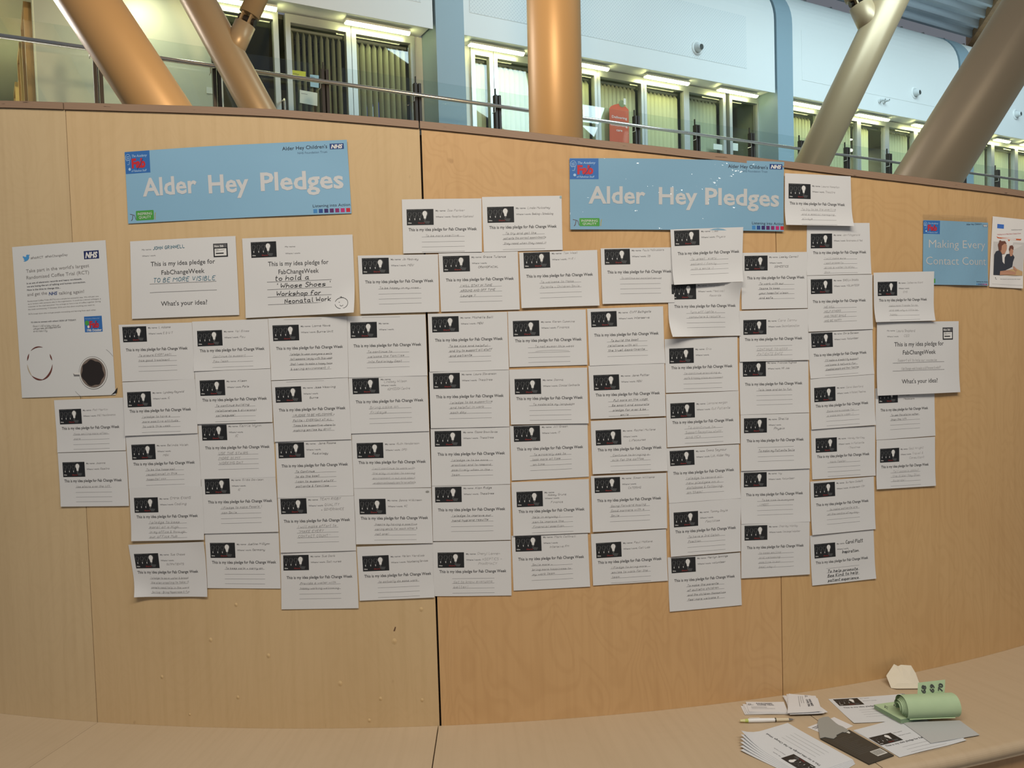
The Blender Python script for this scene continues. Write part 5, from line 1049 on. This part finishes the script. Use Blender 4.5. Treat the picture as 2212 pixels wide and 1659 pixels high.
# the roll: nested half pipes of pages lying along the bench
A0 = atz(1962, 1556, ZB+.004); A1 = atz(2060, 1552, ZB+.004); ax = A1-A0; LR = np.linalg.norm(ax); ax /= LR; by = np.array([-ax[1], ax[0], 0])
for k in range(9):
    r = .0295-.0021*k; mb = MB(); rows = []; s0 = -.010-.0016*k+rnd.uniform(-.002, .002); s1 = LR+.004-.0025*k+rnd.uniform(-.003, .006)
    a0 = -.95+.05*k; a1 = pi+.55-.10*k; c = A0+by*.012+np.array([0, 0, .031])
    for j in range(25):
        a = a0+(a1-a0)*j/24; fl_ = 1+.10*max(0, sin(2*a))
        rows.append([c+ax*(s0+(s1-s0)*i/4+.010*(1-sin(max(a, 0)/1.3))*0)+by*(-cos(a)*r*1.15)+np.array([0, 0, sin(a)*r*.98*fl_]) for i in range(5)])
    mb.grid(rows); mb.build('curled_page', GR, book, smooth=True)
mb = MB(); c = A0+np.array([0, 0, .0015]); mb.grid([[c+ax*(LR*i/4-.004)-by*(.016-.004*j)+np.array([0, 0, .010-.0025*abs(j-1)]) for i in range(5)] for j in range(4)]); mb.build('curled_page', GR, book)
# tickets 68 69 70 standing up behind the roll
b0, b1 = atz(1981, 1506, ZB+.050), atz(2040, 1499, ZB+.050); u_ = b1-b0; wd = np.linalg.norm(u_); u_ /= wd; tilt = np.array([.30, .35, .9]); tilt /= np.linalg.norm(tilt); hh = .036
mb = MB(); mb.grid([[b0+u_*wd*i/6+tilt*hh*j/5+np.array([0, .003*(j/5)**2, 0])-np.array([0, 0, .012*(j == 0)]) for i in range(7)] for j in range(6)]); mb.build('standing_tickets', GR, book, smooth=True)
nrm_ = np.cross(u_, tilt); nrm_ = nrm_ if nrm_[1] < 0 else -nrm_; nrm_ /= np.linalg.norm(nrm_)
for i, t in enumerate(('68', '69', '70')):
    Pc = b0+u_*wd*(.20+.31*i)+tilt*hh*.52+nrm_*.0012; numtext(t, Pc, tilt, np.cross(nrm_, tilt), .013, .021)
mb = MB(); mb.box(atz(1944, 1552, ZB+.004), (.006, 0, 0), (0, .012, 0), (0, 0, .010)); mb.build('spine', BLK, book)
# 9 crumpled folded paper leaning against the screen
nap = [(1925,1488),(1914.5,1460),(1931,1435.5),(1940,1440),(1946,1437),(1968,1438.5),(1978,1455),(1989,1491)]
base = atz(1955, 1490, ZB); 
def leanpt(x, y, bulge=0.):
    t = max(0, (1490-y)/54.); yd = base[1]+.012+.062*t-bulge; d = ray(x, y); k = yd/d[1]; return np.array([0, 0, CH])+d*k
mb = MB(); fan = leanpt(1952, 1464, .012); ring = [leanpt(x, y, rnd.uniform(0, .003)) for x, y in nap]; ring[0][2] = ring[-1][2] = ZB+.001
mid = [(np.array(p)*.5+fan*.5)+np.array([0, -rnd.uniform(-.003, .004), 0]) for p in ring]
V = ring+mid+[fan]; n = len(ring); Fs = [(i, (i+1) % n, n+(i+1) % n, n+i) for i in range(n)]+[(n+i, n+(i+1) % n, 2*n) for i in range(n)]
NAP = mat('napkin_cream', (.66, .61, .50), .85)
nap_o = props(empty('folded_paper', tuple(base)), 'crumpled cream folded paper propped against the screen behind the tickets', 'paper')
mb.add(V, Fs); mb.build('front_fold', NAP, nap_o)
mb = MB(); mb.add([p+np.array([.003, .006, -.001 if p[2] > ZB+.01 else 0]) for p in V], Fs); mb.build('back_fold', NAP, nap_o)
mb = MB(); r0 = ring[0]; r1 = ring[-1]; mb.add([r0, r1, r1+np.array([-.004, -.012, .002]), r0+np.array([.012, -.010, .002])], [(0, 1, 2, 3)]); mb.build('lower_fold', NAP, nap_o)
mb = MB(); p = atz(1945, 1499, ZB+.001); mb.tube(p, p+np.array([.011, -.003, 0]), .0012, n=8); props(mb.build('paper_scrap', mat('scrap_grey', (.22, .24, .28), .7)), 'tiny grey scrap in front of the crumpled cream paper', 'scrap')

# ================================================================== small things of the gallery
def gplate(name, xy, t, m_, label, cat, group=None, th=.004, parent=None):
    """flat notice on the glazing: corners as seen, standing in the plane t"""
    P = [fac(x, y, t) for x, y in xy]; mb = MB()
    F_ = [G(s, t, z) for s, z in P]; B_ = [G(s, t-th, z) for s, z in P]; n = len(P)
    T = [tuple(q) for q in tessellate_polygon([[Vector((s, z, 0)) for s, z in P]])]
    mb.add(F_, T); mb.add(B_, T); mb.grid([F_+[F_[0]], B_+[B_[0]]])
    o = mb.build(name, m_, parent)
    return (props(o, label, cat, group), P) if not parent else (o, P)
def gtext(par, t, s, z, tt, cap, w_, m_, nm='printed_text', bold=.01):
    V, Fs = glyphs(t, 0, bold); wx = V[:, 0].max(); mb = MB(); mb.add([G(s+a/wx*w_, tt, z+b*cap/.73) for a, b in V], Fs); mb.build(nm, m_, par)
TG = -.590
YEL = mat('notice_yellow', (.50, .52, .04), .7); LBL = mat('notice_blue', (.30, .48, .62), .7); WSH = mat('notice_white', (.62, .65, .60), .7)
o, P = gplate('yellow_notice', [(629,151),(661,155),(660,173),(628,170)], TG, YEL, 'yellow notice stuck on the dark glazed door of the gallery', 'notice')
for i, t in enumerate(('Other', 'Opening', 'Times')): gtext(o, t, P[0][0]+.03, P[0][1]-.07-.045*i, TG+.002, .026, .11, CH_)
o, P = gplate('blue_notice', [(670,161),(689,163),(689,190),(671,187)], TG, LBL, 'pale blue notice on the gallery door right of the yellow one', 'notice'); gtext(o, 'Notice', P[0][0]+.01, P[0][1]-.05, TG+.002, .022, .07, NAVY)
o, P = gplate('white_notice', [(648,194),(686,201),(686,229),(648,222)], TG, WSH, 'larger white paper stuck on the gallery door below the blue notice', 'notice'); mb = MB(); gbox(mb, P[0][0]+.02, P[0][0]+.13, TG, TG+.002, P[0][1]-.062, P[0][1]-.055); mb.build('printed_text', GREYINK, o)
# red-orange round-shouldered sign with its pale tag
c = [(1316,234),(1320,229),(1327,226),(1336,224),(1344,226),(1352,231),(1358,238),(1359,318),(1317,318)]
o, P = gplate('window_sign', c, TG, mat('sign_coral', (.56, .10, .045), .6), 'coral red round-shouldered sign on the gallery window right of the upright column', 'sign')
s0, z0 = fac(1319, 250, TG)
for t, y, a, b in (('Delivering', 252, 1321, 1354), ('outstanding', 268, 1318, 1355), ('care', 281, 1331, 1344)):
    sa, za = fac(a, y, TG); sb, zb_ = fac(b, y+4, TG); gtext(o, t, sa, za-.02, TG+.003, .055, sb-sa, P_WHITE)
mb = MB(); s1, z1 = fac(1343, 224, TG); mb.grid([[G(s1+.085*cos(a), TG+.005, z1+.075*sin(a)) for a in np.linspace(0, 2*pi, 17)], [G(s1, TG+.01, z1) for a in range(17)]]); mb.build('cap_print', mat('sign_olive', (.20, .24, .12), .6), o)
mb = MB(); s2, z2 = fac(1349, 219, TG); gbox(mb, s2-.03, s2+.03, TG, TG+.008, z2-.07, z2+.06); mb.build('pump_print', P_WHITE, o)
for xy, lab in (([(1541,310),(1562,313),(1562,325),(1541,322)], 'white notice low on the window left of the clear glazed door'), ([(1575,308),(1594,310),(1594,326),(1575,324)], 'white notice low on the clear glazed door by its handle')):
    gplate('white_notice', xy, TG, WSH, lab, 'notice')
# computer screen and the desk chair in the lit office, seen through the blinds
Tm = -1.5
e_ = fac(806, 250, Tm); mon = props(empty('computer_monitor', G(e_[0], Tm, e_[1]-.25)), 'dark monitor with a glowing blue screen inside the left office', 'monitor')
o, P = gplate('casing', [(787,228),(829,214),(829,262),(787,262)], Tm, mat('monitor_black', (.01, .01, .012), .4), '', '', None, .04, mon)
gplate('screen', [(790,231),(827,218),(827,258),(790,258)], Tm+.004, mat('screen_blue', (.03, .04, .2), .4, emit=(.05, .08, .55), es=.55), '', '', None, .002, mon)
gplate('window_on_screen', [(798,233),(815,227),(816,250),(799,255)], Tm+.010, mat('screen_white', (.4, .5, .6), .4, emit=(.45, .62, .80), es=.9), '', '', None, .002, mon)
s_, z_ = fac(712, 225, -1.9); ch = props(empty('office_chair', G(s_, -1.9, ZF)), 'dark high-backed office chair behind the gallery door', 'chair')
mb = MB(); P = []
for j, (w2, zz, tt) in enumerate([(.20, 5.15, 0), (.25, 5.30, -.03), (.26, 5.55, -.06), (.22, 5.80, -.03), (.14, 5.92, 0), (.02, 5.95, .02)]):
    P.append([G(s_+w2*cos(a), -1.9+tt+.05*sin(a), zz) for a in np.linspace(0, 2*pi, 17)])
mb.grid(P); CBK = mat('chair_black', (.015, .015, .015), .6); mb.build('backrest', CBK, ch, smooth=True)
mb = MB(); gbox(mb, s_-.25, s_+.25, -1.85, -1.40, 5.12, 5.20); mb.build('seat', CBK, ch)
mb = MB(); mb.tube(G(s_, -1.62, ZF+.08), G(s_, -1.62, 5.12), .03, n=12); mb.build('column', CBK, ch)
for k in range(5):
    a = 2*pi*k/5; mb = MB(); mb.tube(G(s_, -1.62, ZF+.10), G(s_+.28*cos(a), -1.62+.28*sin(a), ZF+.05), .018, n=8); mb.build('leg', CBK, ch)
# a timber cupboard standing behind the frame, dark air grilles in the office ceiling
mb = MB(); gbox(mb, -2.98, -2.62, -3.2, -2.7, ZF, 5.95); props(mb.build('cupboard', mat('cupboard_orange', (.36, .15, .04), .5)), 'orange-brown cupboard in the left office behind the window frame', 'cupboard')
for s0, t0, lab in ((-4.5, -1.7, 'dark slotted air grille in the ceiling behind the pinned branch'), (-3.2, -1.9, 'dark slotted air grille in the ceiling behind the blinds of the left office')):
    e = props(empty('ceiling_grille', G(s0, t0, ZS-.02)), lab, 'vent'); mb = MB()
    for a, b, c, d_ in ((-.3, .3, -.3, -.27), (-.3, .3, .27, .3), (-.3, -.27, -.27, .27), (.27, .3, -.27, .27)): gbox(mb, s0+a, s0+b, t0+c, t0+d_, ZS-.03, ZS-.001)
    mb.build('frame', mat('grille_dark', (.05, .055, .05), .6), e)
    for k in range(7): mb = MB(); gbox(mb, s0-.26+.075*k, s0-.235+.075*k, t0-.27, t0+.27, ZS-.04, ZS-.008); mb.build('slat', MATS['grille_dark'], e)
# wall switch plate on the sage wall
s_, z_ = fac(456, 196, -.6); mb = MB(); gbox(mb, s_-.07, s_+.07, -.6, -.59, z_-.05, z_+.05); props(mb.build('wall_socket', mat('socket_white', (.6, .63, .58), .5)), 'small pale switch plate on the sage wall beside the narrower column', 'switch')
